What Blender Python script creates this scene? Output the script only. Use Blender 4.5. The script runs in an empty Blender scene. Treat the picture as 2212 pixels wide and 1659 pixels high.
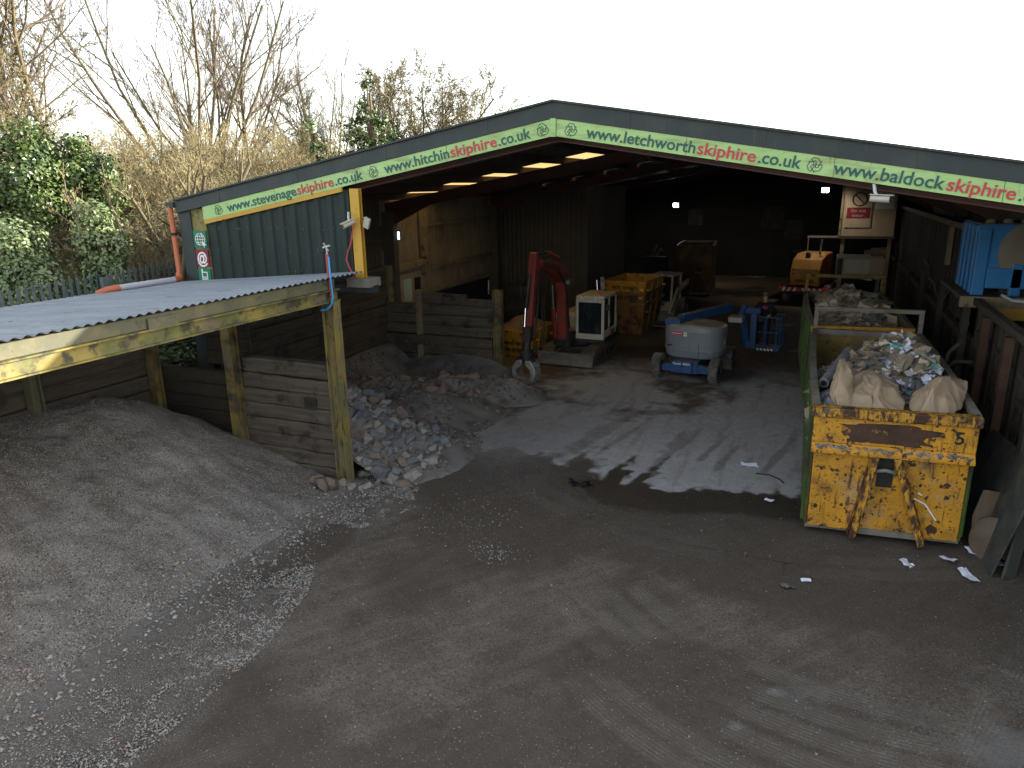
import bpy, math, random
import numpy as np
from mathutils import Vector, Matrix, Euler, noise as mnoise
R_ = math.radians
random.seed(7); rng = np.random.default_rng(7)
S = bpy.context.scene; COL = S.collection

# ------------------------------------------------------------------ camera, sky, sun, exposure
F_PX, PW, PH, CAM_H = 1534.0, 2212.0, 1659.0, 5.6
_th, _yaw, _rl = R_(15.468), R_(23.255), R_(-1.0)
_fw = Vector((-math.sin(_yaw), math.cos(_yaw), 0)); _rt = Vector((math.cos(_yaw), math.sin(_yaw), 0)); _up = Vector((0, 0, 1))
CF = _fw*math.cos(_th) - _up*math.sin(_th); _u0 = _up*math.cos(_th) + _fw*math.sin(_th)
CR = _rt*math.cos(_rl) + _u0*math.sin(_rl); CU = _u0*math.cos(_rl) - _rt*math.sin(_rl)
CP = Vector((0, 0, CAM_H))
cd = bpy.data.cameras.new('camera'); cam = bpy.data.objects.new('camera', cd); COL.objects.link(cam)
cd.sensor_width = 36; cd.lens = F_PX/PW*36; cd.clip_end = 2000
cam.matrix_world = Matrix((( CR.x, CU.x, -CF.x, CP.x), (CR.y, CU.y, -CF.y, CP.y), (CR.z, CU.z, -CF.z, CP.z), (0, 0, 0, 1)))
S.camera = cam
SUN_AZ, SUN_EL = R_(52), R_(14)          # from +Y towards +X
SD = Vector((math.sin(SUN_AZ)*math.cos(SUN_EL), math.cos(SUN_AZ)*math.cos(SUN_EL), math.sin(SUN_EL)))
w = bpy.data.worlds.new('World'); S.world = w; w.use_nodes = True
_n = w.node_tree.nodes; _sky = _n.new('ShaderNodeTexSky'); _sky.sky_type = 'NISHITA'; _sky.sun_disc = False
_sky.sun_elevation = SUN_EL; _sky.sun_rotation = SUN_AZ; _sky.air_density = 1.0; _sky.dust_density = 1.2; _sky.ozone_density = 1.0
_hs = _n.new('ShaderNodeHueSaturation'); _hs.inputs['Saturation'].default_value = .42; w.node_tree.links.new(_sky.outputs[0], _hs.inputs['Color'])
_wb = _n.new('ShaderNodeMix'); _wb.data_type = 'RGBA'; _wb.blend_type = 'MULTIPLY'; _wb.inputs['Factor'].default_value = 1; _wb.inputs['B'].default_value = (1, .965, .93, 1); w.node_tree.links.new(_hs.outputs[0], _wb.inputs['A'])
w.node_tree.links.new(_wb.outputs['Result'], _n['Background'].inputs[0]); _n['Background'].inputs[1].default_value = 0.15
sl = bpy.data.lights.new('sun', 'SUN'); sl.energy = 3.4; sl.angle = R_(0.5); sl.color = (1, .92, .79)
so = bpy.data.objects.new('sun', sl); COL.objects.link(so); so.rotation_euler = (-SD).to_track_quat('-Z', 'Y').to_euler()
S.view_settings.view_transform = 'Standard'; S.view_settings.look = 'None'; S.view_settings.exposure = 2.1; S.view_settings.gamma = 1

def at(u, v, **k):
    """the world point on the plane x=, y= or z= seen in direction (u, v) of the survey photograph"""
    d = CF*F_PX + CR*(u-PW/2) - CU*(v-PH/2)
    (a, val), = k.items(); i = 'xyz'.index(a)
    return CP + d*((val-CP[i])/d[i])

def far(u, dist, v=420):
    d = CF*F_PX + CR*(u-PW/2) - CU*(v-PH/2); h = math.hypot(d.x, d.y)
    return CP + d*(dist/h)

# ------------------------------------------------------------------ materials
def mat(name, base, rough=.7, metal=0.0, layers=(), bump=0, bscale=20, dust=None, spec=.4, stretch=(1, 1, 1), attr=None, emit=None, coord='Object'):
    m = bpy.data.materials.new(name); m.use_nodes = True; t = m.node_tree; N = t.nodes; L = t.links
    b = N['Principled BSDF']; b.inputs['Roughness'].default_value = rough; b.inputs['Metallic'].default_value = metal
    b.inputs['Specular IOR Level'].default_value = spec
    tc = N.new('ShaderNodeTexCoord'); mp = N.new('ShaderNodeMapping'); mp.inputs['Scale'].default_value = stretch
    L.new(tc.outputs[coord], mp.inputs['Vector'])
    rgb = N.new('ShaderNodeRGB'); rgb.outputs[0].default_value = (*base, 1); cur = rgb.outputs[0]
    def mix(a, col, fac):
        x = N.new('ShaderNodeMix'); x.data_type = 'RGBA'; L.new(a, x.inputs['A'])
        if hasattr(col, 'is_linked'): L.new(col, x.inputs['B'])
        else: x.inputs['B'].default_value = (*col, 1)
        L.new(fac, x.inputs['Factor']); return x.outputs['Result']
    def noise_mask(sc, lo, hi, det=6, st=None, seed=0, voro=False):
        src = mp.outputs[0]
        if st or seed:
            q = N.new('ShaderNodeMapping'); q.inputs['Scale'].default_value = st or (1, 1, 1); q.inputs['Location'].default_value = (seed*7.3, seed*3.1, seed*5.7)
            L.new(mp.outputs[0] if not st else tc.outputs[coord], q.inputs['Vector']); src = q.outputs[0]
        if voro:
            z = N.new('ShaderNodeTexVoronoi'); z.inputs['Scale'].default_value = sc; L.new(src, z.inputs['Vector']); o = z.outputs['Color']
        else:
            z = N.new('ShaderNodeTexNoise'); z.inputs['Scale'].default_value = sc; z.inputs['Detail'].default_value = det; z.inputs['Roughness'].default_value = .62
            L.new(src, z.inputs['Vector']); o = z.outputs['Fac']
        r = N.new('ShaderNodeMapRange'); r.inputs['From Min'].default_value = lo; r.inputs['From Max'].default_value = hi; L.new(o, r.inputs['Value'])
        return r.outputs[0]
    def mul(a, k):
        x = N.new('ShaderNodeMath'); x.operation = 'MULTIPLY'; L.new(a, x.inputs[0])
        if isinstance(k, (int, float)): x.inputs[1].default_value = k
        else: L.new(k, x.inputs[1])
        return x.outputs[0]
    for i, ly in enumerate(layers):
        col, sc, lo, hi = ly[:4]; o = ly[4] if len(ly) > 4 else {}
        f = noise_mask(sc, lo, hi, o.get('det', 6), o.get('st'), o.get('seed', i+1), o.get('voro', False)); f = mul(f, o.get('k', 1.0))
        if 'attr' in o:
            a = N.new('ShaderNodeAttribute'); a.attribute_name = o['attr']; f = mul(f, a.outputs['Fac'])
        cur = mix(cur, col, f)
    if attr:
        for aname, col, sc, lo, hi in attr:                     # attribute + noise, thresholded: ragged-edged patches
            a = N.new('ShaderNodeAttribute'); a.attribute_name = aname
            nz = noise_mask(sc, .3, .7, 8, None, len(aname)); nz = mul(nz, .7)
            ad = N.new('ShaderNodeMath'); L.new(a.outputs['Fac'], ad.inputs[0]); L.new(nz, ad.inputs[1])
            r = N.new('ShaderNodeMapRange'); r.inputs['From Min'].default_value = lo; r.inputs['From Max'].default_value = hi; L.new(ad.outputs[0], r.inputs['Value'])
            cur = mix(cur, col, r.outputs[0])
    if dust:
        g = N.new('ShaderNodeNewGeometry'); sp = N.new('ShaderNodeSeparateXYZ'); L.new(g.outputs['Normal'], sp.inputs[0])
        r = N.new('ShaderNodeMapRange'); r.inputs['From Min'].default_value = .25; r.inputs['From Max'].default_value = .95; r.inputs['To Max'].default_value = dust[1]
        L.new(sp.outputs['Z'], r.inputs['Value']); nz = noise_mask(6, .15, .6, 4, None, 9); cur = mix(cur, dust[0], mul(r.outputs[0], nz))
    L.new(cur, b.inputs['Base Color'])
    if bump:
        z = N.new('ShaderNodeTexNoise'); z.inputs['Scale'].default_value = bscale; z.inputs['Detail'].default_value = 8; L.new(mp.outputs[0], z.inputs['Vector'])
        bp = N.new('ShaderNodeBump'); bp.inputs['Strength'].default_value = min(1, bump); bp.inputs['Distance'].default_value = .02; L.new(z.outputs['Fac'], bp.inputs['Height']); L.new(bp.outputs[0], b.inputs['Normal'])
        if rough > .3:
            rr = N.new('ShaderNodeMapRange'); rr.inputs['To Min'].default_value = max(.05, rough-.15); rr.inputs['To Max'].default_value = min(1, rough+.15); L.new(z.outputs['Fac'], rr.inputs['Value']); L.new(rr.outputs[0], b.inputs['Roughness'])
    if emit:
        b.inputs['Emission Color'].default_value = (*emit[0], 1); b.inputs['Emission Strength'].default_value = emit[1]
    return m
DUST = (.20, .165, .12)
def woodm(name, a, b, along, dark=(.022, .018, .014)):
    st = [14, 14, 14]; st['xyz'.index(along)] = .9
    return mat(name, a, .9, layers=[(b, 1.0, .35, .65, {'st': st}), (dark, 2.2, .55, .7, {'st': (1.2, 1.2, 1.2)}), (dark, 1.5, .6, .72, {'st': [s*2.2 for s in st], 'k': .8}), ((.13, .115, .095), 3.0, .6, .8, {'st': (1, 1, 1), 'k': .6})], bump=.6, bscale=3, stretch=tuple(st))
RUST = (.055, .024, .014)
M = {}
M['ground'] = None
M['dark_trim'] = mat('dark grey trim paint', (.030, .040, .043), .5, layers=[((.048, .056, .052), 1.5, .5, .75), ((.08, .088, .08), 7, .62, .72, {'st': (4, 4, .35), 'k': .6})], spec=.25, bump=.06, bscale=4)
M['clad_green'] = mat('green steel cladding', (.012, .022, .020), .5, layers=[((.016, .03, .031), 1.2, .45, .75), ((.07, .08, .07), 6, .66, .76, {'st': (3, 3, .35), 'k': .4})], spec=.22, bump=.04, bscale=3)
M['sign_green'] = mat('pale green sign board', (.30, .48, .18), .5, layers=[((.36, .53, .22), .7, .4, .7), ((.15, .17, .07), 2.2, .50, .70, {'st': (.8, 1, 5), 'k': .6}), ((.12, .11, .06), 5, .62, .72, {'st': (3, 1, .5), 'k': .5})])
M['ink_green'] = mat('dark green lettering', (.012, .085, .075), .5)
M['ink_red'] = mat('red lettering', (.42, .035, .05), .5)
M['yellow_steel'] = mat('yellow painted steel', (.46, .27, .03), .5, layers=[((.40, .22, .03), 2, .45, .7), (RUST, 9, .66, .72)], bump=.1, bscale=9)
M['moss_yellow'] = mat('mossy yellow steel', (.27, .21, .06), .7, layers=[((.12, .125, .04), 1.6, .40, .58), ((.15, .12, .075), 1.2, .52, .64), ((.055, .05, .03), 5, .50, .62), (RUST, 3, .66, .74), ((.16, .25, .04), 4, .62, .7, {'st': (6, 6, 1.2)})], bump=.25, bscale=14)
M['moss_post'] = mat('mossy streaked post', (.27, .19, .05), .7, layers=[((.15, .12, .08), 1.0, .44, .58, {'st': (1, 1, .55)}), ((.11, .13, .04), 1.0, .5, .62, {'st': (9, 9, .7)}), ((.17, .26, .04), 1.0, .60, .66, {'st': (14, 14, .8)}), ((.05, .042, .03), 1.0, .55, .64, {'st': (12, 12, 2.2)}), (RUST, 5, .62, .7)], bump=.25, bscale=14)
M['olive_steel'] = mat('weathered olive steel', (.10, .10, .065), .75, layers=[((.17, .15, .08), 2, .45, .7), ((.28, .10, .06), 1.1, .62, .7), ((.045, .043, .03), 7, .58, .7)], bump=.2, bscale=14)
M['dark_yellow_post'] = mat('grimy yellow post', (.20, .15, .045), .75, layers=[((.05, .042, .03), 2.5, .42, .62), ((.33, .22, .03), 4, .6, .72), ((.11, .095, .08), 1.6, .5, .7)], bump=.25, bscale=14)
M['wood_x'] = woodm('grey brown sleeper timber', (.115, .098, .08), (.070, .056, .044), 'x')
M['wood_y'] = woodm('brown wall timber', (.085, .07, .052), (.05, .04, .031), 'y')
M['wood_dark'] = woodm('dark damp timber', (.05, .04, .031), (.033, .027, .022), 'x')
M['wood_z'] = woodm('upright board timber', (.06, .048, .037), (.036, .029, .024), 'z')
M['post_wood'] = woodm('pale post timber', (.25, .20, .13), (.17, .135, .09), 'z')
M['canopy_sheet'] = mat('fibre cement roof sheet', (.15, .175, .205), .6, layers=[((.22, .245, .27), 1.4, .4, .7, {'st': (.4, 3, 1)}), ((.09, .10, .09), 2.0, .58, .72), ((.055, .045, .03), 12, .7, .76)], bump=.15, bscale=10)
M['roof_under'] = mat('dusty roof sheet', (.085, .08, .075), .9, layers=[((.05, .047, .043), 1, .4, .7)])
M['maroon_steel'] = mat('maroon steel frame', (.075, .026, .022), .6, layers=[((.05, .035, .03), 2, .45, .65)], dust=(DUST, .6))
M['purlin'] = mat('dusty purlin steel', (.07, .045, .035), .8, layers=[((.10, .08, .06), 2, .5, .7)])
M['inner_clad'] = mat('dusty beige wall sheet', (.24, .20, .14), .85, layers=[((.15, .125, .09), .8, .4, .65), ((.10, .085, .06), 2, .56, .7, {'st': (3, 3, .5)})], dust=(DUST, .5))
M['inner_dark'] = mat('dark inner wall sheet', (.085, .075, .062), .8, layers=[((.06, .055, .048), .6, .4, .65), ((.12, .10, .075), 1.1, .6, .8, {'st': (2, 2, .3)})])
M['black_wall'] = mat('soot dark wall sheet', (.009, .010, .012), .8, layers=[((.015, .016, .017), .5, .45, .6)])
M['white_paint'] = mat('grimy white paint', (.42, .40, .355), .55, layers=[((.38, .35, .29), 2, .45, .7), ((.12, .10, .08), 7, .64, .74, {'k': .8})], dust=((.42, .35, .24), .8))
M['beige_panel'] = mat('dusty cream panel', (.36, .30, .22), .8, layers=[((.26, .21, .15), 1.5, .4, .7)], dust=(DUST, .6))
M['glass_dark'] = mat('dark cab glass', (.012, .018, .02), .08, layers=[((.06, .06, .05), 5, .55, .8, {'k': .35})], spec=.6)
M['glass_pale'] = mat('frosted door glass', (.46, .54, .56), .3)
M['rubber'] = mat('dusty tyre rubber', (.06, .058, .055), .9, layers=[((.17, .16, .145), 4, .35, .65)], bump=.2, bscale=30)
M['black'] = mat('black steel', (.015, .015, .016), .6, layers=[((.06, .052, .042), 3, .5, .75)])
M['track_mud'] = mat('muddy steel', (.075, .062, .048), .85, layers=[((.12, .10, .08), 3, .45, .7), ((.025, .022, .02), 6, .56, .7)], bump=.4, bscale=18)
M['blade'] = mat('worn blade steel', (.17, .155, .14), .7, layers=[((.09, .078, .065), 3, .45, .68), ((.05, .035, .025), 7, .6, .7)], bump=.35, bscale=14)
M['exc_red'] = mat('worn red paint', (.24, .035, .025), .6, layers=[((.13, .03, .022), 2.5, .42, .66), ((.07, .045, .035), 6, .6, .72), ((.30, .12, .08), 12, .68, .76)], dust=(DUST, .7))
M['steel'] = mat('scuffed bare steel', (.36, .37, .38), .4, .5, layers=[((.14, .12, .10), 6, .5, .66)], bump=.2, bscale=20)
M['chrome'] = mat('bright rod steel', (.75, .76, .8), .15, 1.0)
M['lift_blue'] = mat('blue machine paint', (.015, .07, .21), .5, layers=[((.014, .05, .14), 2, .45, .7), ((.11, .10, .08), 5, .62, .76)], dust=(DUST, .75))
M['lift_grey'] = mat('grey hood plastic', (.20, .225, .26), .42, layers=[((.155, .175, .20), 1.5, .4, .7)], dust=((.42, .34, .23), 1.0))
M['sticker_red'] = mat('red sticker', (.5, .02, .04), .5); M['white'] = mat('white print', (.7, .7, .7), .5); M['yellow_print'] = mat('yellow print', (.6, .45, .02), .5)
M['skip_yellow'] = mat('scraped yellow skip paint', (.50, .25, .02), .55, layers=[((.34, .16, .02), 2, .42, .7), (RUST, 5, .57, .65), ((.18, .13, .08), 3, .6, .75)], dust=(DUST, .6), bump=.15, bscale=10)
M['skip_rusty'] = mat('rust worn yellow skip', (.20, .105, .03), .7, layers=[(RUST, 2.4, .46, .6), ((.12, .085, .055), 4, .5, .7)], dust=(DUST, .6), bump=.2, bscale=10)
M['roro_rim'] = mat('rubbed yellow rim', (.52, .26, .02), .6, layers=[((.36, .19, .03), 2, .42, .66), (RUST, 3.2, .47, .56, {'st': (6, 6, 2.2)}), (RUST, 2.0, .52, .60), ((.10, .085, .065), 5, .60, .68)], bump=.4, bscale=8)
M['rust_dark'] = mat('dark rusty container', (.10, .058, .022), .8, layers=[(RUST, 2.0, .42, .58), ((.05, .042, .034), 3, .5, .66)], bump=.2, bscale=8)
M['dirt_wall'] = mat('earth caked boards', (.085, .068, .052), .95, layers=[((.05, .04, .032), 1.2, .45, .6), ((.13, .115, .10), 3, .56, .7), ((.035, .03, .026), 8, .6, .7)], bump=.6, bscale=10)
M['cardboard_dark'] = mat('damp cardboard', (.135, .10, .07), .9, layers=[((.09, .066, .046), 2, .4, .66)])
M['plate_dark'] = mat('dark green grey plate', (.045, .05, .044), .8, layers=[((.085, .075, .055), 1.5, .45, .68), ((.025, .026, .024), 3, .5, .68)], bump=.3, bscale=10)
M['roro_yellow'] = mat('chipped yellow container paint', (.60, .29, .018), .55, layers=[((.44, .215, .018), 1.3, .4, .68), ((.40, .30, .17), 1.4, .52, .66, {'k': .75}), ((.20, .11, .03), 2.6, .5, .68, {'k': .6}), (RUST, 9, .585, .625), ((.10, .05, .02), 2.2, .56, .70, {'k': .7}), ((.03, .018, .014), 16, .60, .63), ((.12, .07, .035), 34, .60, .66, {'st': (1, 1, 3.0)}), (RUST, 3.5, .57, .66, {'st': (5, 5, .6), 'k': .85}), ((.09, .07, .05), 14, .63, .67, {'st': (.7, .7, 9), 'k': .9}), ((.045, .03, .022), 40, .66, .69, {'st': (.25, .25, 3)})], bump=.5, bscale=4)
M['roro_inner'] = mat('dull inside paint', (.24, .165, .035), .8, layers=[((.11, .085, .045), 2, .42, .66), (RUST, 5, .56, .66)], bump=.2, bscale=10)
M['roro_green'] = mat('scuffed lime green paint', (.065, .135, .02), .6, layers=[((.04, .075, .018), 2, .42, .66), ((.035, .035, .02), 1.6, .48, .66, {'st': (1.5, 1.5, .6)}), (RUST, 3.5, .55, .63), ((.10, .095, .065), 3, .58, .7)], bump=.15, bscale=10)
M['rim_steel'] = mat('worn rim steel', (.19, .18, .155), .65, layers=[((.13, .105, .08), 3, .42, .68), (RUST, 6, .6, .7)], bump=.2, bscale=14)
M['rusty'] = mat('rust stained plate', (.075, .038, .024), .85, layers=[((.04, .024, .018), 3, .42, .66), ((.30, .16, .03), 7, .64, .7)], bump=.35, bscale=16)
M['cardboard'] = mat('waste cardboard', (.27, .215, .155), .9, layers=[((.19, .15, .108), 1.3, .4, .7), ((.12, .095, .07), 4, .6, .75)])
M['cardboard_pale'] = mat('pale dusty board', (.52, .44, .34), .9, layers=[((.40, .33, .25), 1.5, .4, .7)])
M['sacking'] = mat('tan sacking', (.36, .275, .185), .95, layers=[((.29, .22, .145), 2.5, .4, .7), ((.16, .12, .08), 5, .62, .8)], bump=.3, bscale=60)
M['paper'] = mat('white waste paper', (.66, .70, .82), .8, layers=[((.48, .52, .62), 9, .5, .7)])
M['print_teal'] = mat('teal printed paper', (.12, .34, .33), .7)
M['grey_card'] = mat('grey waste board', (.20, .21, .22), .9, layers=[((.12, .12, .125), 2, .4, .7)])
M['stone_pale'] = mat('pale rubble stone', (.27, .25, .235), .85, layers=[((.18, .165, .15), 3, .4, .7), ((.13, .115, .10), 7, .6, .75)], bump=.5, bscale=12)
M['stone_blue'] = mat('bluish rubble stone', (.155, .166, .18), .85, layers=[((.105, .112, .122), 3, .4, .7)], bump=.5, bscale=12)
M['stone_brown'] = mat('brown rubble stone', (.165, .137, .115), .9, layers=[((.15, .105, .085), 3, .4, .7), ((.30, .24, .2), 9, .6, .7)], bump=.5, bscale=12)
M['tank_blue'] = mat('blue tank plastic', (.025, .20, .52), .5, layers=[((.02, .15, .40), 1.2, .4, .7), ((.16, .16, .13), 2.0, .55, .75, {'st': (2.5, 2.5, .6)})], dust=(DUST, .95))
M['tank_dust'] = mat('dust caked plastic', (.24, .215, .165), .9, layers=[((.18, .165, .13), 1.5, .4, .7)])
M['bark'] = mat('tan bare bark', (.145, .118, .072), .9, layers=[((.10, .08, .048), 2, .4, .7), ((.11, .115, .05), 1.1, .5, .7)])
M['twig'] = mat('pale brown twigs', (.15, .125, .098), .9, layers=[((.13, .095, .06), .6, .4, .7)])
M['bud_twig'] = mat('olive budding twigs', (.185, .16, .085), .9, layers=[((.15, .125, .065), .5, .4, .65)])
M['thicket_twig'] = mat('tan thicket twigs', (.25, .205, .105), .9, layers=[((.17, .145, .075), .6, .4, .7)])
M['ivy'] = mat('glossy ivy leaves', (.065, .112, .026), .38, layers=[((.125, .165, .04), 1.6, .4, .7), ((.028, .055, .018), .7, .45, .6)], spec=.5)
M['ivy_pale'] = mat('pale ivy leaves', (.13, .185, .07), .36, layers=[((.20, .25, .11), 1.6, .4, .7), ((.045, .075, .03), .7, .45, .6)], spec=.5)
M['fence_green'] = mat('grey green fence steel', (.075, .105, .105), .5, layers=[((.12, .14, .14), 3, .45, .7)])
M['orange_pipe'] = mat('terracotta drainpipe', (.42, .12, .055), .5); M['grey_pipe'] = mat('pale grey pipe', (.40, .40, .45), .5)
M['red_hose'] = mat('red hose', (.40, .05, .06), .5); M['blue_hose'] = mat('blue hose', (.03, .30, .62), .4)
M['orange_machine'] = mat('orange machine paint', (.48, .20, .018), .5, layers=[((.34, .14, .018), 1.5, .4, .7)], dust=(DUST, .5))
M['lamp'] = mat('lit floodlight lens', (.9, .9, .9), .3, emit=((.92, .96, 1.0), 22))
M['screen'] = mat('lit work lamp lens', (.6, .6, .9), .3, emit=((.55, .60, 1.0), 1.4))
M['concrete'] = mat('grimy concrete', (.20, .19, .17), .9, layers=[((.13, .12, .105), 2, .4, .7)], bump=.3, bscale=14)
M['skin'] = mat('skin', (.42, .24, .17), .6); M['hoodie'] = mat('black hoodie cloth', (.012, .013, .016), .95); M['trouser'] = mat('dark work trousers', (.018, .018, .02), .95)
M['cap'] = mat('grey cap', (.10, .10, .10), .9); M['glove'] = mat('yellow glove', (.50, .33, .06), .8); M['pink'] = mat('pink print', (.50, .05, .20), .8)
M['sign_maroon'] = mat('maroon sign', (.16, .012, .03), .5); M['sign_emerald'] = mat('emerald sign', (.0, .15, .085), .5)
M['dirt_heap'] = mat('dirt and dust', (.15, .142, .135), .95, layers=[((.20, .195, .19), 1.6, .45, .7), ((.075, .064, .055), 2.2, .54, .7), ((.32, .31, .30), 45, .66, .7)], bump=.7, bscale=22)
M['gravel'] = mat('crushed aggregate', (.165, .150, .135), .95, layers=[((.25, .235, .22), .8, .42, .68), ((.115, .098, .082), 1.4, .47, .66, {'st': (.6, 1.6, .6), 'k': .7}), ((.125, .108, .092), .5, .46, .64, {'k': .7}), ((.36, .34, .32), 42, .56, .62, {'det': 3}), ((.04, .035, .03), 34, .57, .63, {'det': 3}), ((.45, .43, .41), 62, .66, .70, {'det': 2}), ((.24, .16, .13), 50, .68, .72, {'det': 2})], bump=1, bscale=45)
m_ = bpy.data.materials.new('translucent rooflight'); m_.use_nodes = True; _t = m_.node_tree
for q in list(_t.nodes): _t.nodes.remove(q)
_o = _t.nodes.new('ShaderNodeOutputMaterial'); _tr = _t.nodes.new('ShaderNodeBsdfTranslucent'); _tr.inputs[0].default_value = (.85, .68, .42, 1); _t.links.new(_tr.outputs[0], _o.inputs[0]); M['rooflight'] = m_

# ------------------------------------------------------------------ object helpers
ORG = {}
class MB:
    def __init__(s): s.v = []; s.f = []; s.sm = []
    def add(s, vs, fs, smooth=False):
        n = len(s.v); s.v += [tuple(p) for p in vs]; s.f += [tuple(i+n for i in f) for f in fs]; s.sm += [smooth]*len(fs); return s
    def box(s, x0, y0, z0, x1, y1, z1):
        return s.add([(x0,y0,z0),(x1,y0,z0),(x1,y1,z0),(x0,y1,z0),(x0,y0,z1),(x1,y0,z1),(x1,y1,z1),(x0,y1,z1)],
                     [(0,3,2,1),(4,5,6,7),(0,1,5,4),(1,2,6,5),(2,3,7,6),(3,0,4,7)])
    def obox(s, c, sz, rot=(0,0,0)):
        m = Euler(rot).to_matrix(); c = Vector(c); h = Vector(sz)/2
        vs = [c + m @ Vector((a*h.x, b*h.y, d*h.z)) for d in (-1,1) for a, b in ((-1,-1),(1,-1),(1,1),(-1,1))]
        return s.add(vs, [(0,3,2,1),(4,5,6,7),(0,1,5,4),(1,2,6,5),(2,3,7,6),(3,0,4,7)])
    def bar(s, p, q, wd, ht=None, up=(0,0,1), w1=None, h1=None):
        p, q = Vector(p), Vector(q); d = (q-p).normalized(); ht = wd if ht is None else ht; w1 = wd if w1 is None else w1; h1 = ht if h1 is None else h1
        sd = d.cross(Vector(up)); sd = (d.cross(Vector((0,1,0))) if sd.length < 1e-3 else sd).normalized(); u = sd.cross(d)
        vs = [c + sd*(a*ww/2) + u*(b*hh/2) for c, ww, hh in ((p, wd, ht), (q, w1, h1)) for a, b in ((-1,-1),(1,-1),(1,1),(-1,1))]
        return s.add(vs, [(0,3,2,1),(4,5,6,7),(0,1,5,4),(1,2,6,5),(2,3,7,6),(3,0,4,7)])
    def tube(s, pts, r, n=8, r1=None, cap=True, smooth=True):
        pts = [Vector(p) for p in pts]; k = len(pts); r1 = r if r1 is None else r1; rings = []; prev = None
        for i, p in enumerate(pts):
            d = (pts[min(i+1, k-1)] - pts[max(i-1, 0)]).normalized()
            a = d.cross(Vector((0,0,1)) if abs(d.z) < .95 else Vector((1,0,0))).normalized() if prev is None else (prev - d*prev.dot(d)).normalized()
            prev = a; b = d.cross(a); rr = r + (r1-r)*i/max(1, k-1)
            rings.append([p + (a*math.cos(t) + b*math.sin(t))*rr for t in [2*math.pi*j/n for j in range(n)]])
        vs = [p for g in rings for p in g]; fs = [(i*n+j, i*n+(j+1)%n, (i+1)*n+(j+1)%n, (i+1)*n+j) for i in range(k-1) for j in range(n)]
        s.add(vs, fs, smooth)
        if cap and n > 3:
            s.add(rings[0], [tuple(range(n))[::-1]]); s.add(rings[-1], [tuple(range(n))])
        return s
    def ext(s, poly, vec):
        n = len(poly); v = Vector(vec); a = [Vector(p) for p in poly]
        return s.add(a + [p+v for p in a], [tuple(range(n))[::-1], tuple(range(n, 2*n))] + [(i, (i+1)%n, n+(i+1)%n, n+i) for i in range(n)])
    def lathe(s, prof, c, ax, n=20, smooth=True):
        ax = Vector(ax).normalized(); c = Vector(c); a = ax.cross(Vector((0,0,1)) if abs(ax.z) < .9 else Vector((1,0,0))).normalized(); b = ax.cross(a)
        vs = [c + ax*h + (a*math.cos(2*math.pi*j/n) + b*math.sin(2*math.pi*j/n))*r for r, h in prof for j in range(n)]; k = len(prof)
        return s.add(vs, [(i*n+j, i*n+(j+1)%n, (i+1)*n+(j+1)%n, (i+1)*n+j) for i in range(k-1) for j in range(n)], smooth)
    def grid(s, P, smooth=True):
        r, c = len(P), len(P[0])
        return s.add([p for row in P for p in row], [(i*c+j, i*c+j+1, (i+1)*c+j+1, (i+1)*c+j) for i in range(r-1) for j in range(c-1)], smooth)
    def wave(s, o, along, runv, dep, length, run, period, depth, trap=True):
        """corrugated sheet: origin o, ribs run along `runv` for `run`, spaced along `along` for `length`, depth along `dep`"""
        o, a, b, d = Vector(o), Vector(along), Vector(runv), Vector(dep); t = []; x = 0
        prof = ((0,0),(.38,0),(.5,1),(.88,1)) if trap else ((0,.5),(.17,.93),(.33,.93),(.5,.5),(.67,.07),(.83,.07))
        while x < length:
            t += [(x+u*period, h*depth) for u, h in prof if x+u*period <= length]; x += period
        t.append((length, t[-1][1])); vs = []
        for x, h in t: vs += [o+a*x+d*h, o+a*x+d*h+b*run]
        return s.add(vs, [(2*i, 2*i+2, 2*i+3, 2*i+1) for i in range(len(t)-1)], not trap)
    def build(s, name, m, parent=None, bevel=0, loc=None):
        me = bpy.data.meshes.new(name); vs = s.v
        if parent is not None: org = ORG[parent.name]
        else:
            a = np.array(vs); org = Vector(loc) if loc is not None else Vector(((a[:,0].min()+a[:,0].max())/2, (a[:,1].min()+a[:,1].max())/2, a[:,2].min()))
        if org.length > 0: vs = [(p[0]-org.x, p[1]-org.y, p[2]-org.z) for p in vs]
        me.from_pydata(vs, [], s.f); me.polygons.foreach_set('use_smooth', s.sm); me.update()
        me.materials.append(M[m] if isinstance(m, str) else m)
        o = bpy.data.objects.new(name, me); COL.objects.link(o); ORG[o.name] = org
        if parent is None: o.location = org
        else: o.parent = parent
        if bevel:
            b = o.modifiers.new('bevel', 'BEVEL'); b.width = bevel; b.segments = 2; b.limit_method = 'ANGLE'; b.angle_limit = R_(40)
        return o
def tag(o, label, cat, group=None, kind=None):
    o['label'] = label; o['category'] = cat
    if group: o['group'] = group
    if kind: o['kind'] = kind
    return o
def thing(name, label, cat, loc=(0,0,0), group=None):
    o = bpy.data.objects.new(name, None); COL.objects.link(o); o.location = loc; ORG[o.name] = Vector(loc); o.empty_display_size = .2
    return tag(o, label, cat, group)
def copy_tree(o, parent=None):
    c = o.copy(); COL.objects.link(c); ORG[c.name] = ORG[o.name]
    if parent: c.parent = parent
    for ch in list(o.children): copy_tree(ch, c)
    return c
def place(o, loc, rz=0, sc=None):
    o.location = loc; o.rotation_euler = (0, 0, rz)
    if sc: o.scale = (sc, sc, sc) if isinstance(sc, (int, float)) else sc
    return o
_tc = {}
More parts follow.
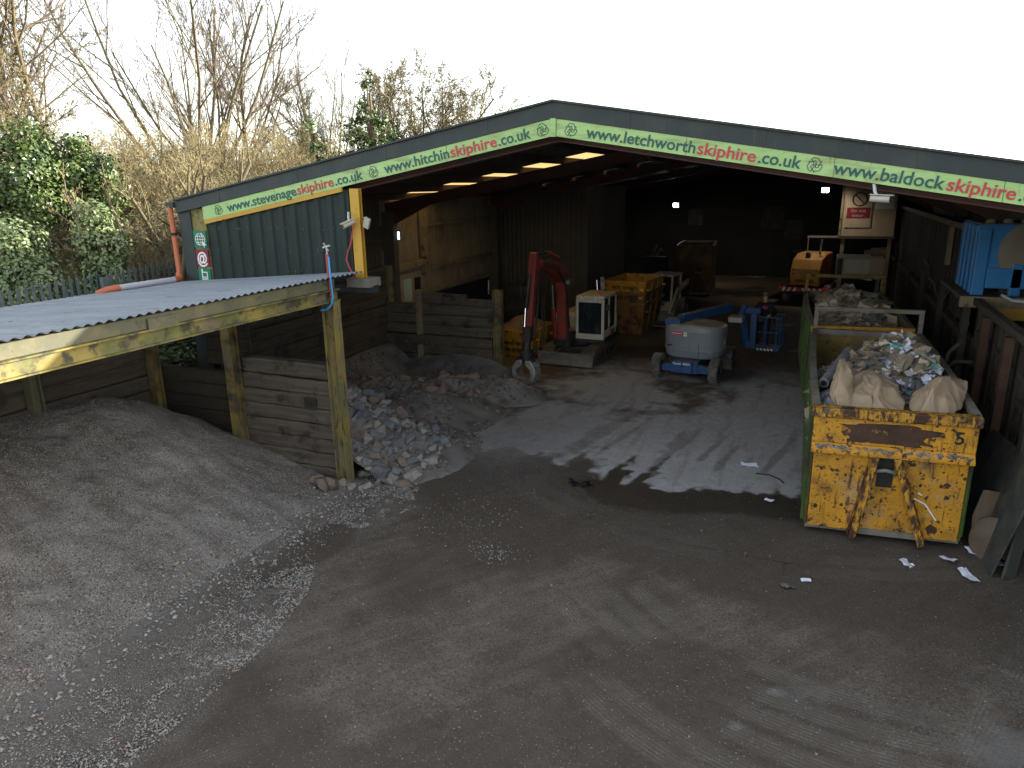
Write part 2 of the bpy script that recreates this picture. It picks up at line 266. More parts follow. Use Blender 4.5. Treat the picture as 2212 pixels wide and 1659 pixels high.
def text(mb, body, o, xd, ud, width, height, depth=.004, bold=.012, mid=False):
    """lettering as mesh on the plane o + xd, ud"""
    if (body, bold) not in _tc:
        cu = bpy.data.curves.new('lettering', 'FONT'); cu.body = body; cu.offset = bold; cu.extrude = .5; cu.resolution_u = 3
        t = bpy.data.objects.new('lettering', cu); COL.objects.link(t); dg = bpy.context.evaluated_depsgraph_get(); me = t.evaluated_get(dg).to_mesh()
        _tc[(body, bold)] = ([tuple(q.co) for q in me.vertices], [tuple(p.vertices) for p in me.polygons]); bpy.data.objects.remove(t); bpy.data.curves.remove(cu)
    vs, fs = _tc[(body, bold)]; a = np.array(vs); x0, x1 = a[:,0].min(), a[:,0].max(); y0, y1 = (0, .72) ; o, xd, ud = Vector(o), Vector(xd).normalized(), Vector(ud).normalized(); nd = xd.cross(ud)
    mb.add([o + xd*((p[0]-x0)/(x1-x0)*width - (width/2 if mid else 0)) + ud*(p[1]/.72*height) + nd*((p[2]+.5)*depth) for p in vs], fs)

def vnoise(x, y, s, seed=0):
    """smooth value noise on numpy arrays, 0..1"""
    x = np.asarray(x)/s + seed*17.3; y = np.asarray(y)/s + seed*9.1; xi, yi = np.floor(x).astype(np.int64), np.floor(y).astype(np.int64); fx, fy = x-xi, y-yi
    fx = fx*fx*(3-2*fx); fy = fy*fy*(3-2*fy)
    def h(a, b):
        n = (a*374761393 + b*668265263 + seed*1013) & 0x7fffffff; n = ((n ^ (n >> 13))*1274126177) & 0x7fffffff; return ((n ^ (n >> 16)) & 0xffff)/65535.
    return (h(xi,yi)*(1-fx)+h(xi+1,yi)*fx)*(1-fy) + (h(xi,yi+1)*(1-fx)+h(xi+1,yi+1)*fx)*fy
def fbm(x, y, s, seed=0, o=4):
    r = 0; a = .5; t = 0
    for i in range(o): r = r + a*vnoise(x, y, s, seed+i); t += a; s /= 2.03; a *= .55
    return r/t
def ss(a, b, x): t = np.clip((np.asarray(x)-a)/(b-a), 0, 1); return t*t*(3-2*t)

# ------------------------------------------------------------------ ground: one sheet, yard + barn floor + bank
def bank(x, y=0):
    x = np.asarray(x, float); d = -x
    z = 1.75*ss(12.98, 13.35, d) + .35*ss(13.35, 15, d) + 2.2*ss(15, 24, d) + 1.6*ss(24, 42, d)
    return z*(1 - .0*ss(0, 1, d))
def axis(*segs):
    out = []
    for a, b, st in segs: out += list(np.arange(a, b, st))
    out.append(segs[-1][1]); return np.array(out)
gx = axis((-900,-100,80), (-100,-44,8), (-44,-13.5,.7), (-13.5,-12.9,.06), (-12.9,-8.4,.12), (-8.4,3.6,.05), (3.6,10,.4), (10,60,5), (60,900,80))
gy = axis((-300,-20,40), (-20,2.6,1.0), (2.6,14.4,.05), (14.4,27,.1), (27,48,.3), (48,120,6), (120,1200,90))
X, Y = np.meshgrid(gx, gy)
Z = bank(X, Y) + (fbm(X, Y, 3, 3)-.5)*.9*ss(14.5, 18, -X)
yard = (X > -12.9) & (X < 4)
Z = Z + np.where(yard, (fbm(X, Y, 1.6, 4)-.5)*.05, 0)
n1, n2, n3, n4 = fbm(X, Y, 2.2, 11, 6), fbm(X, Y, .7, 12, 5), fbm(X, Y, 5, 13, 5), fbm(X, Y, .25, 14, 4)
# concrete slab edge and the muddy tongues dragged over it
edge = np.interp(X, [-9,-6.4,-5.9,-4.7,-3.5,-2.2,-.95,.14,4], [13.0,13.2,13.5,13.1,12.55,12.55,12.95,13.15,13.3]) + (n2-.5)*.25
ton = ss(-6.6,-5.6,X)*(1-ss(-3.4,-2.4,X))                      # tongues between these x
q = X*.98 - Y*.20; rt_ = random.Random(19); tongue = np.zeros_like(X)
for sx, ln, wd_, st_ in ((-5.9,.5,.22,.7), (-5.35,.9,.12,.6), (-5.1,.55,.25,.9), (-4.55,1.5,.10,.55), (-4.3,1.0,.22,.95), (-3.95,.55,.3,1), (-3.55,2.3,.13,.75), (-3.4,1.2,.2,.9), (-2.95,1.9,.10,.6), (-2.75,.6,.22,.9), (-2.45,.35,.2,.8)):
    sy = np.interp(sx, [-9,-6.4,-5.9,-4.7,-3.5,-2.2], [13.0,13.2,13.5,13.1,12.55,12.55]) - .2; dx_ = .20 + rt_.uniform(-.06,.16)
    al = (X-sx)*dx_ + (Y-sy)*.97; ac = (X-sx)*.97 - (Y-sy)*dx_ + (n2-.5)*.35; f_ = np.clip(al/ln, 0, 1); tongue = np.maximum(tongue, st_*ss(1.5, .35, np.abs(ac)/(wd_*(1.2-.8*f_)) + (n4-.5)*1.6 + (n2-.5)*.8)*ss(1.15, .5, al/ln + (n4-.5)*.8)*ss(-.3, 0, al))
slab = ss(-.12, .22, Y-edge + (n4-.5)*.5)
slab = slab*(1 - tongue*.95)
smear = ss(.50, .68, vnoise(q, Y*.07, .22, 22)*.55 + n2*.45)*(1-ss(2.5, 6, Y-edge))*ss(-6.5,-5,X); slab = slab*(1-.40*smear)
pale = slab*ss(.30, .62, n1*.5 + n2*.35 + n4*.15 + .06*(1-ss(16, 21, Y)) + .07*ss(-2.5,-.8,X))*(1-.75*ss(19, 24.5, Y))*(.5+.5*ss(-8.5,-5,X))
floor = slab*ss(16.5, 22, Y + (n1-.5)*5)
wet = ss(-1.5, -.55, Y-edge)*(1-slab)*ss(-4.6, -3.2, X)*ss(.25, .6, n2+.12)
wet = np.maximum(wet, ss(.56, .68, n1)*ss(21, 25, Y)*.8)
wet = np.maximum(wet, np.exp(-((X+2.2)**2/1.6 + (Y-22.2)**2/3.0))*.9*ss(.3, .55, n2))
# yard: darker tracked mud towards the toe, pale scraped patches near the camera
mud = (1-slab)*ss(.36, .62, .55*n1 + .45*n3 + .10*ss(8.0, 12.0, Y) - .05*ss(-1, 3, X))
patch = (1-slab)*ss(.52, .64, n1*.5 + n2*.5)*(1-ss(6.8, 9.2, Y + X*.25))*.8*ss(-4.2, -2.6, X)
patch = np.maximum(patch, (1-slab)*ss(.9, 2.4, X)*(1-ss(6.9, 8.2, Y-.35*(X-1) + (n2-.5)*1.2))*ss(.32,.55,n1*.4+n2*.6))
crack = ss(.012, .0, np.abs(n3-.5 + (n2-.5)*.3))*(1-ss(6.6, 8.5, Y))*ss(.45,.6,n1)*.7 + ss(.02,.0,np.abs(n1-.52))*ss(.5,.6,n3)*(1-ss(9,11,Y))*.5 + ss(.045, .0, np.abs(Y-10.55+.04*X+(n2-.5)*.12))*ss(-5.5,-4.5,X)*ss(.3,.55,n1)*.8 + ss(.045, .0, np.abs(X+.35-.03*Y+(n2-.5)*.12))*(Y < 10.5)*ss(.42,.6,n1)*.7
for a_, b_, ra, rb_ in ((-2.2,7.4,.13,.6), (-2.9,6.35,.55,.2), (-1.7,5.95,.5,.22), (-3.5,5.7,.3,.35), (-4.3,6.6,.25,.3), (-.6,6.3,.4,.15), (-3.1,8.9,.3,.12)): crack = np.maximum(crack, ss(1.25, .35, np.hypot((X-a_)/ra, (Y-b_)/rb_) + (n2-.5)*4.0 + (n4-.5)*2.6)*.42)
# curving tyre marks
track = np.zeros_like(X); tdist = np.zeros_like(X)
def arc_tracks(pts, offs, wd=.30, k=1.0, nst=5):
    P_ = np.array(pts); A = np.c_[2*P_, np.ones(len(P_))]; bb = (P_**2).sum(1); cx, cy, c0 = np.linalg.lstsq(A, bb, rcond=None)[0]; r = math.sqrt(c0+cx*cx+cy*cy)
    rr = np.hypot(X-cx, Y-cy); ang = np.arctan2(Y-cy, X-cx); a = [math.atan2(p[1]-cy, p[0]-cx) for p in pts]; a0, a1 = min(a)-.08, max(a)+.15
    on = ss(a0-.05, a0+.05, ang)*(1-ss(a1-.08, a1+.05, ang))
    for o in offs:
        d = rr-r-o; band = ss(wd/2+.02, wd/2-.04, np.abs(d)); yield band*on*ss(.36, .60, vnoise(ang*r, d*.3, 1.3, 31)*.45+n2*.3+n4*.25)*k, d
for pts, offs, kk in (([(-2.58,9.07),(-1.61,8.11),(-.83,7.62),(-.12,7.38),(.6,7.2),(1.26,7.18)], (0, .36, .75, -.42), 1.0),
                  ([(-2.9,8.2),(-2.1,7.2),(-1.2,6.5),(-.2,6.15),(.9,6.1)], (0, .34), .8),
                  ([(-7.4,4.4),(-6.3,5.9),(-5.3,7.9),(-4.9,9.6),(-4.7,11.4)], (0, 1.75), .4),
                  ([(1.6,11.2),(-.5,10.7),(-2.2,10.9),(-4.5,11.9)], (0, .4), .4)):
    for t_, d_ in arc_tracks(pts, offs, k=kk): tdist = np.where(t_ > track, d_, tdist); track = np.maximum(track, t_)
for x0 in (1.35, 1.75):
    d = X-x0-(Y-6)*.42; t_ = ss(.2,.16,np.abs(d))*ss(.35,.6,n2)*(1-ss(8.2, 10, Y))*.9; tdist = np.where(t_ > track, d, tdist); track = np.maximum(track, t_)
track *= (1-slab)
# pebbles spilled beyond the toe of the heap
toe_x = -8.0 + (fbm(Y*1.0, Y*0, .9, 41)-.5)*.3
spill_edge = np.interp(Y, [2, 4, 6, 7.2, 8.2, 9.2, 10.2, 11.2, 12], [-6.2,-6.1,-6.2,-6.5,-7.1,-6.9,-6.5,-7.0,-7.4])
spill = ss(.45, -.15, X-spill_edge + (n2-.5)*.9)*(1-slab)*(Y < 13)
bare = np.exp(-((X+7.15)**2/.30 + (Y-8.4)**2/.9))                     # scraped bare patch between the spill bands
bare = np.maximum(bare, np.exp(-((X+7.25)**2/.22 + (Y-7.5)**2/.3))*.8); mud = np.maximum(mud, ss(.25, .6, bare)*1.0)
spill = np.where(X < -12.9, 0, spill*(1-.95*ss(.25,.6,bare)))*ss(.25, .55, n2*.6+n4*.4+.08)
spill = np.maximum(spill, ss(.62,.75,n2*.5+n4*.5)*ss(-7,-3,X*0-6)*(1-ss(-6,-3.5,X))*(1-slab)*.6)
dust = np.exp(-((X+6.1)**2/1.1 + (Y-13.9)**2/1.6)) + np.exp(-((X+5.6)**2/2.0 + (Y-15.6)**2/3.0))*.6
leaf = ss(12.95, 13.1, -X)
toe = np.exp(-np.maximum(0, X+8.05)/np.interp(Y, [2, 4.5, 6.2, 7, 11], [.9, .7, .38, .24, .22]))*(X < -6.2)*(X > -12.9)*(Y < 10.9)*ss(.25,.5,n2*.6+n4*.4+.1)
def ground_mesh():
    ny, nx = X.shape; me = bpy.data.meshes.new('ground'); V = np.stack([X, Y, Z], -1).reshape(-1, 3)
    i = np.arange(ny*nx).reshape(ny, nx); F = np.stack([i[:-1,:-1], i[:-1,1:], i[1:,1:], i[1:,:-1]], -1).reshape(-1, 4)
    me.vertices.add(len(V)); me.vertices.foreach_set('co', V.ravel().astype(np.float32)); me.loops.add(F.size); me.loops.foreach_set('vertex_index', F.ravel().astype(np.int32))
    me.polygons.add(len(F)); me.polygons.foreach_set('loop_start', np.arange(0, F.size, 4, dtype=np.int32)); me.polygons.foreach_set('loop_total', np.full(len(F), 4, dtype=np.int32)); me.polygons.foreach_set('use_smooth', np.ones(len(F), bool)); me.update()
    for nm, arr in (('pale', pale), ('floor', floor), ('wet', wet), ('mud', mud), ('patch', np.clip(patch,0,1)), ('crack', np.clip(crack,0,1)), ('track', track), ('spill', spill), ('dust', np.clip(dust,0,1)), ('leaf', leaf), ('toe', toe), ('tdist', tdist)):
        a = me.attributes.new(nm, 'FLOAT', 'POINT'); a.data.foreach_set('value', arr.ravel().astype(np.float32))
    me.validate(); return me
def ground_mat():
    m = bpy.data.materials.new('muddy yard and concrete'); m.use_nodes = True; t = m.node_tree; N = t.nodes; L = t.links; b = N['Principled BSDF']
    tc = N.new('ShaderNodeTexCoord')
    def nz(sc, det=8, st=(1,1,1), kind='ShaderNodeTexNoise'):
        mp = N.new('ShaderNodeMapping'); mp.inputs['Scale'].default_value = st; L.new(tc.outputs['Object'], mp.inputs[0]); z = N.new(kind); z.inputs['Scale'].default_value = sc
        if kind == 'ShaderNodeTexNoise': z.inputs['Detail'].default_value = det; z.inputs['Roughness'].default_value = .65
        L.new(mp.outputs[0], z.inputs['Vector']); return z.outputs[0]
    def rng_(o, a, b_, c=0., d=1.):
        r = N.new('ShaderNodeMapRange'); r.inputs['From Min'].default_value = a; r.inputs['From Max'].default_value = b_; r.inputs['To Min'].default_value = c; r.inputs['To Max'].default_value = d; L.new(o, r.inputs['Value']); return r.outputs[0]
    def math_(op, a, b_):
        x = N.new('ShaderNodeMath'); x.operation = op
        for i, q in enumerate((a, b_)):
            if isinstance(q, (int, float)): x.inputs[i].default_value = q
            else: L.new(q, x.inputs[i])
        return x.outputs[0]
    def A(nm): a = N.new('ShaderNodeAttribute'); a.attribute_name = nm; return a.outputs['Fac']
    def mix(a, c, f):
        x = N.new('ShaderNodeMix'); x.data_type = 'RGBA'
        if isinstance(a, tuple): x.inputs['A'].default_value = (*a, 1)
        else: L.new(a, x.inputs['A'])
        if isinstance(c, tuple): x.inputs['B'].default_value = (*c, 1)
        else: L.new(c, x.inputs['B'])
        L.new(f, x.inputs['Factor']); return x.outputs['Result']
    fine = nz(26, 6); mid = nz(4, 8); spk = nz(55, 2)
    def stk(sc, rot, st):
        mp = N.new('ShaderNodeMapping'); mp.vector_type = 'TEXTURE'; mp.inputs['Rotation'].default_value = (0, 0, rot); mp.inputs['Scale'].default_value = st; L.new(tc.outputs['Object'], mp.inputs[0]); z = N.new('ShaderNodeTexNoise'); z.inputs['Scale'].default_value = sc; z.inputs['Detail'].default_value = 8; z.inputs['Roughness'].default_value = .6; L.new(mp.outputs[0], z.inputs['Vector']); return z.outputs[0]
    drag = stk(2.2, R_(52), (4.5, .55, 1)); drag2 = stk(3.0, R_(-32), (5, .5, 1)); coarse = nz(1.1, 8); micro = nz(95, 3)
    tone = math_('ADD', math_('MULTIPLY', drag, .38), math_('ADD', math_('MULTIPLY', coarse, .34), math_('MULTIPLY', mid, .28)))
    c = mix((.080, .063, .048), (.170, .143, .116), rng_(tone, .41, .59)); c = mix(c, (.175, .155, .135), rng_(drag2, .54, .70, 0, .6)); c = mix(c, (.045, .036, .028), rng_(fine, .48, .64, 0, .8)); c = mix(c, (.26, .24, .22), rng_(micro, .55, .68, 0, .6)); c = mix(c, (.03, .025, .021), rng_(micro, .45, .33, 0, .7)); c = mix(c, (.22, .20, .18), rng_(nz(30, 5), .60, .70, 0, .5))
    ragged = lambda nm, k=.5, lo=.35, hi=.75: rng_(math_('ADD', A(nm), math_('MULTIPLY', math_('SUBTRACT', mid, .5), k)), lo, hi)
    c = mix(c, (.066, .053, .041), math_('MULTIPLY', ragged('mud'), .7))
    c = mix(c, mix((.20, .195, .185), (.15, .142, .132), rng_(fine, .4, .65)), math_('MULTIPLY', ragged('patch'), .9))
    c = mix(c, (.024, .025, .028), ragged('crack', .8, .4, .9))
    c = mix(c, (.16, .138, .115), math_('MULTIPLY', A('track'), .28)); c = mix(c, (.235, .21, .185), math_('MULTIPLY', math_('MULTIPLY', A('track'), rng_(math_('SINE', math_('MULTIPLY', A('tdist'), 6.2832/.05), 0), -.2, 1.)), rng_(mid, .40, .62, .03, .55)))
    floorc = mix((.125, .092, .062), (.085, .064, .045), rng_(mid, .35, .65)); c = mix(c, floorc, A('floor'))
    palec = mix(mix((.36, .358, .37), (.45, .447, .452), rng_(mid, .35, .65)), (.26, .248, .238), rng_(fine, .55, .72)); streak = nz(1.2, 6, (3.2, .35, 1)); palec = mix(palec, (.25, .235, .22), rng_(streak, .52, .7, 0, .7))
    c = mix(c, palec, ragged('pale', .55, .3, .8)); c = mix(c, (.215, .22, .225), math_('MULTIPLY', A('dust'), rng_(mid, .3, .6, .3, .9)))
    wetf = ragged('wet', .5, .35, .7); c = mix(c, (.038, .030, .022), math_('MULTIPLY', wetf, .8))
    sp = mix(mix((.15, .131, .112), (.088, .075, .062), rng_(mid, .4, .6)), (.37, .355, .335), rng_(spk, .56, .63)); sp = mix(sp, (.06, .053, .046), rng_(nz(38, 3), .58, .66, 0, .8)); c = mix(c, sp, math_('MULTIPLY', A('spill'), rng_(mid, .3, .55, .7, 1.)))
    c = mix(c, (.34, .32, .295), math_('MULTIPLY', rng_(nz(42, 1), .69, .72), .8))
    c = mix(c, mix((.20, .184, .166), (.28, .262, .242), rng_(fine, .4, .6)), math_('MULTIPLY', A('toe'), rng_(mid, .3, .55, .5, 1.)))
    lf = mix((.13, .105, .055), (.075, .085, .025), rng_(nz(1.3), .42, .6)); lf = mix(lf, (.20, .165, .10), rng_(nz(9), .5, .65)); c = mix(c, lf, A('leaf'))
    L.new(c, b.inputs['Base Color']); b.inputs['Specular IOR Level'].default_value = .35
    ro = rng_(mid, .3, .7, .72, .95); x = N.new('ShaderNodeMix'); x.data_type = 'FLOAT'; L.new(wetf, x.inputs[0]); L.new(ro, x.inputs[2]); x.inputs[3].default_value = .42; L.new(x.outputs[0], b.inputs['Roughness'])
    h = math_('ADD', math_('ADD', math_('MULTIPLY', fine, .6), math_('MULTIPLY', micro, .35)), math_('ADD', mid, math_('MULTIPLY', drag, .8))); h = math_('ADD', h, math_('MULTIPLY', spk, math_('MULTIPLY', A('spill'), 1.2))); h = math_('ADD', h, math_('MULTIPLY', A('track'), -.3))
    bp = N.new('ShaderNodeBump'); bp.inputs['Strength'].default_value = .7; bp.inputs['Distance'].default_value = .05; L.new(h, bp.inputs['Height']); L.new(bp.outputs[0], b.inputs['Normal'])
    return m
gm = ground_mesh(); gm.materials.append(ground_mat()); go = bpy.data.objects.new('ground', gm); COL.objects.link(go); go['kind'] = 'structure'; go['label'] = 'muddy brown yard, grey concrete floor and leafy bank'

# ------------------------------------------------------------------ barn
YF, YB, XL, XR, XC, ZR, SLOPE = 11.65, 47.0, -12.75, 4.41, -4.17, 6.95, .1737
def zr(x): return ZR - SLOPE*abs(x-XC)
barn = thing('barn', 'wide open-fronted steel barn with dark grey gable trim and green cladding', 'barn', (XC, YF, 0))
sl_ = math.hypot(1, SLOPE)
for sgn, xe, nm in ((-1, XL, 'left'), (1, XR, 'right')):
    t = MB(); t.ext([(XC, YF-.06, ZR), (xe, YF-.06, zr(xe)), (xe, YF-.06, zr(xe)-.27), (XC, YF-.06, ZR-.27)], (0, .05, 0)); t.ext([(XC, YF-.11, ZR+.012), (xe, YF-.11, zr(xe)+.012), (xe, YF-.11, zr(xe)-.02), (XC, YF-.11, ZR-.02)], (0, .3, 0))
    for k in range(4):
        xx = XC + (xe-XC)*(k+.6)/4.2; t.ext([(xx, YF-.066, zr(xx)-.01), (xx+.05, YF-.066, zr(xx+.05)-.01), (xx+.05, YF-.066, zr(xx+.05)-.265), (xx, YF-.066, zr(xx)-.265)], (0, .006, 0))
    t.build('verge_trim', 'dark_trim', barn)
    segs = [(YF+.25, 19.8), (22.1, 28.3), (28.6, YB)] if sgn < 0 else [(YF+.25, YB)]
    for a, b in segs:
        MB().ext([(XC, a, ZR-.06), (xe, a, zr(xe)-.06), (xe, a, zr(xe)-.11), (XC, a, ZR-.11)], (0, b-a, 0)).build('roof', 'roof_under', barn)
    if sgn < 0:
        xs = [XC, -6.25, -7.75, -9.3, -10.9, XL]
        for a, b in ((19.8, 22.1), (28.3, 28.6)):
            for i in range(5):
                solid = i == 0
                o = MB().ext([(xs[i], a, zr(xs[i])-.06), (xs[i+1], a, zr(xs[i+1])-.06), (xs[i+1], a, zr(xs[i+1])-.075), (xs[i], a, zr(xs[i])-.075)], (0, b-a, 0)).build('roof' if solid else 'rooflight', 'roof_under' if solid else 'rooflight', barn)
    for k in range(1, 7):
        xx = XC + (xe-XC)*k/6.6; MB().box(xx-.04, YF+.2, zr(xx)-.30, xx+.04, YB-.1, zr(xx)-.112).build('purlin', 'purlin', barn)
for yy in (YF+.32, 19.4, 27.3, 35.2, 43):
    m = MB()
    for xe in (XL+.2, XR-.2):
        m.ext([(XC, yy, ZR-.31), (xe, yy, zr(xe)-.31), (xe, yy, zr(xe)-.62), (XC, yy, ZR-.60)], (0, .05, 0)); m.ext([(XC, yy-.09, ZR-.60), (xe, yy-.09, zr(xe)-.62), (xe, yy-.09, zr(xe)-.64), (XC, yy-.09, ZR-.62)], (0, .23, 0))
        m.ext([(xe, yy, zr(xe)-.6), (xe + (1.6 if xe < 0 else -1.6), yy, zr(xe)-.36), (xe, yy, zr(xe)-1.1)], (0, .05, 0))
    m.build('rafter', 'maroon_steel', barn)
    if yy > 13:
        for xe in (XL+.32, XR-.32): MB().box(xe-.2, yy-.1, 0, xe+.2, yy+.15, zr(xe)-.6).build('column', 'inner_dark', barn)
# gable infill on the left: cladding, olive strip, corner, yellow strip and post
m = MB(); m.wave((-12.02, YF+.05, 3.66), (1,0,0), (0,0,1), (0,-1,0), 3.66, 1.95, .3, .035); g = m.v
m.v = [(x, y, (min(z, zr(x)-.56) if z > 4.5 else 3.60+.088*(x+12.0))) for x, y, z in g]; m.build('gable_cladding', 'clad_green', barn)
m = MB(); r3 = random.Random(3)
for k in range(26):
    m = MB(); xx = -11.9 + r3.random()*3.4; zz = 4.0 + int(r3.random()*3)*.42 + r3.random()*.05; m.box(xx, YF+.008, zz, xx+.012, YF+.02, zz+.02); m.build('fixing_screw', 'rim_steel', barn)
MB().ext([(XL, YF, 0), (-12.42, YF, 0), (-12.42, YF, zr(-12.42)-.27), (XL, YF, zr(XL)-.27)], (0, .12, 0)).build('corner_trim', 'dark_trim', barn)
MB().ext([(XR-.22, YF+.02, 0), (XR, YF+.02, 0), (XR, YF+.02, zr(XR)-.28), (XR-.22, YF+.02, zr(XR-.22)-.28)], (0, .12, 0)).build('corner_trim', 'dark_trim', barn)
MB().box(-12.42, YF+.03, 3.0, -12.03, YF+.08, zr(-12.03)-.3).build('sign_strip', 'moss_yellow', barn)
MB().ext([(-12.0, YF-.04, zr(-12)-.545), (-8.45, YF-.04, zr(-8.45)-.545), (-8.45, YF-.04, zr(-8.45)-.63), (-12.0, YF-.04, zr(-12)-.63)], (0, .05, 0)).build('yellow_strip', 'yellow_steel', barn)
p = MB(); p.box(-8.28, YF-.03, 3.95, -8.08, YF-.01, zr(-8.2)-.62); p.box(-8.28, YF+.06, 3.95, -8.08, YF+.08, zr(-8.2)-.62); p.box(-8.20, YF-.01, 3.95, -8.17, YF+.06, zr(-8.2)-.62); p.build('gable_post', 'yellow_steel', barn)
MB().box(-8.42, YF-.14, 3.78, -7.9, YF+.26, 3.95).build('post_footing', 'concrete', barn)
# walls
def rails(zs, x, y0, y1, name='rail'):
    for z in zs: MB().box(x, y0, z-.06, x+.12, y1, z+.06).build(name, 'inner_clad', barn)
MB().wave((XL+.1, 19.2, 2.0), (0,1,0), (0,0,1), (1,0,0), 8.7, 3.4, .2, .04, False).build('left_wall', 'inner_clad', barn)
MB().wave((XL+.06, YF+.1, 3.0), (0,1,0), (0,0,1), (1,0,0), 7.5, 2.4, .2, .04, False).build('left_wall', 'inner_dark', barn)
MB().box(XL-.12, YF+.12, 0, XL-.02, YB, zr(XL)-.1).build('outer_wall', 'dark_trim', barn)
rails((2.15, 2.95, 4.42), XL+.16, 21.7, 27.2)
MB().box(XL+.2, 19.1, 0, XL+.42, 19.32, 3.3).build('door_post', 'post_wood', barn); MB().box(XL+.2, 21.45, 0, XL+.42, 21.68, 5.0).build('door_post', 'post_wood', barn); MB().bar((XL+.32, 19.3, 3.12), (XL+.32, 21.5, 3.22), .16, .2).build('door_head', 'post_wood', barn)
dr = MB().box(XL+.16, 19.35, 0, XL+.2, 21.45, 2.9).build('door', 'beige_panel', barn)
for a in (19.55, 20.25): MB().box(XL+.2, a, 1.5, XL+.21, a+.5, 2.72).build('pane', 'glass_pale', dr)
MB().box(XL+.2, 20.95, 0, XL+.215, 21.35, 2.7).build('door_gap', 'black', barn)
MB().box(XL+.14, 17.6, 3.75, XL+.19, 19.9, 4.5).build('wall_board', 'wood_y', barn)
# boxed-in bay at the back left
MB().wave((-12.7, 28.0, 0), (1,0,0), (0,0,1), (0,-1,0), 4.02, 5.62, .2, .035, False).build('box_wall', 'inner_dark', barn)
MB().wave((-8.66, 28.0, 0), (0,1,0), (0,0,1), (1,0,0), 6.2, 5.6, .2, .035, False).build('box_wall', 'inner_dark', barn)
MB().box(-8.72, 27.93, 0, -8.6, 28.0, 5.62).build('box_corner', 'inner_dark', barn)
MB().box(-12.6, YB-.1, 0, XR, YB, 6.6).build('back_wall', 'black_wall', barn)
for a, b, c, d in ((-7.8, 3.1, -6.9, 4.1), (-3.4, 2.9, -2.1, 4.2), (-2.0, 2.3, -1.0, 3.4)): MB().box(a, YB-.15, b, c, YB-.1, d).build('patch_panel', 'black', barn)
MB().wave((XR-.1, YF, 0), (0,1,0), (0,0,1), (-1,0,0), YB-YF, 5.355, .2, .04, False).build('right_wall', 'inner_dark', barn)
# drainpipe and gutter at the left eave
dp = MB().tube([(XL-.16, YF-.05, zr(XL)-.12), (XL-.16, YF-.05, 3.75), (XL-.1, YF-.1, 3.68)], .055, 10); dp.build('drainpipe', 'orange_pipe', barn); MB().tube([(XL-.16, YF-.05, 4.72), (XL-.16, YF-.05, 4.78)], .07, 10).build('pipe_clip', 'black', barn)
MB().box(XL-.22, YF-.1, zr(XL)-.16, XL-.02, YB, zr(XL)-.04).build('gutter', 'dark_trim', barn)

# fascia sign boards
def zs(x): return zr(x)-.415
def slope_dir(sg): return Vector((1, 0, SLOPE*sg)).normalized()
def recycle(mb, c, xd, ud, r):
    """three chasing arrows, drawn in outline"""
    c, xd, ud = Vector(c), xd, ud
    P = lambda x, y, a: c + (xd*(x*math.cos(a)-y*math.sin(a)) + ud*(x*math.sin(a)+y*math.cos(a)))*r
    for k in range(3):
        a = k*2*math.pi/3; o = [(-.30,.86), (.26,.86), (.52,.44), (.70,.54), (.50,.05), (-.02,.10), (.16,.21), (-.04,.55), (-.30,.38), (-.56,.62)]
        for i in range(len(o)): mb.bar(P(*o[i], a), P(*o[(i+1)%len(o)], a), .009, .004, up=(0,1,0))
def sign_band(x0, x1, sg, words, marks, label):
    s = thing('fascia_sign', label, 'sign', ((x0+x1)/2, YF-.03, zs((x0+x1)/2)-.13))
    MB().ext([(x0, YF-.045, zr(x0)-.275), (x1, YF-.045, zr(x1)-.275), (x1, YF-.045, zr(x1)-.545), (x0, YF-.045, zr(x0)-.545)], (0, .03, 0)).build('board', 'sign_green', s)
    d = slope_dir(sg); u = Vector((-d.z, 0, d.x))
    for k in range(1, 4):
        xx = x0+(x1-x0)*k/4; MB().ext([(xx, YF-.047, zr(xx)-.277), (xx+.008, YF-.047, zr(xx)-.277), (xx+.008, YF-.047, zr(xx)-.543), (xx, YF-.047, zr(xx)-.543)], (0, .004, 0)).build('panel_joint', 'olive_steel', s)
    for body, a, b, col in words:
        t = MB(); text(t, body, (a, YF-.05, zs(a)-.08), d, u, (b-a)*sl_, .178, bold=.014); t.build('lettering', col, s)
    for x in marks:
        t = MB(); recycle(t, (x, YF-.05, zs(x)), d, u, .115); t.build('recycling_mark', 'ink_green', s)
    return s
G_, R2 = 'ink_green', 'ink_red'
sa = sign_band(-12.0, XC-.05, 1, [('www.stevenage', -11.31, -9.5, G_), ('skiphire', -9.47, -8.6, R2), ('.co.uk', -8.56, -7.93, G_), ('www.hitchin', -7.45, -6.10, G_), ('skiphire', -6.07, -5.18, R2), ('.co.uk', -5.15, -4.56, G_)], (-11.56, -7.70, -4.36), 'pale green board of web addresses under the left roof slope')
sb = sign_band(XC+.05, XR-.1, -1, [('www.letchworth', -3.62, -1.88, G_), ('skiphire', -1.85, -.99, R2), ('.co.uk', -.95, -.355, G_), ('www.baldock', .08, 1.50, G_), ('skiphire', 1.53, 2.34, R2), ('.co.uk', 2.38, 2.98, G_)], (-3.87, -.16, 3.25), 'pale green board of web addresses under the right roof slope')
MB().box(XC-.045, YF-.07, ZR-.56, XC+.045, YF-.01, ZR-.275).build('ridge_joint', 'sign_green', barn)
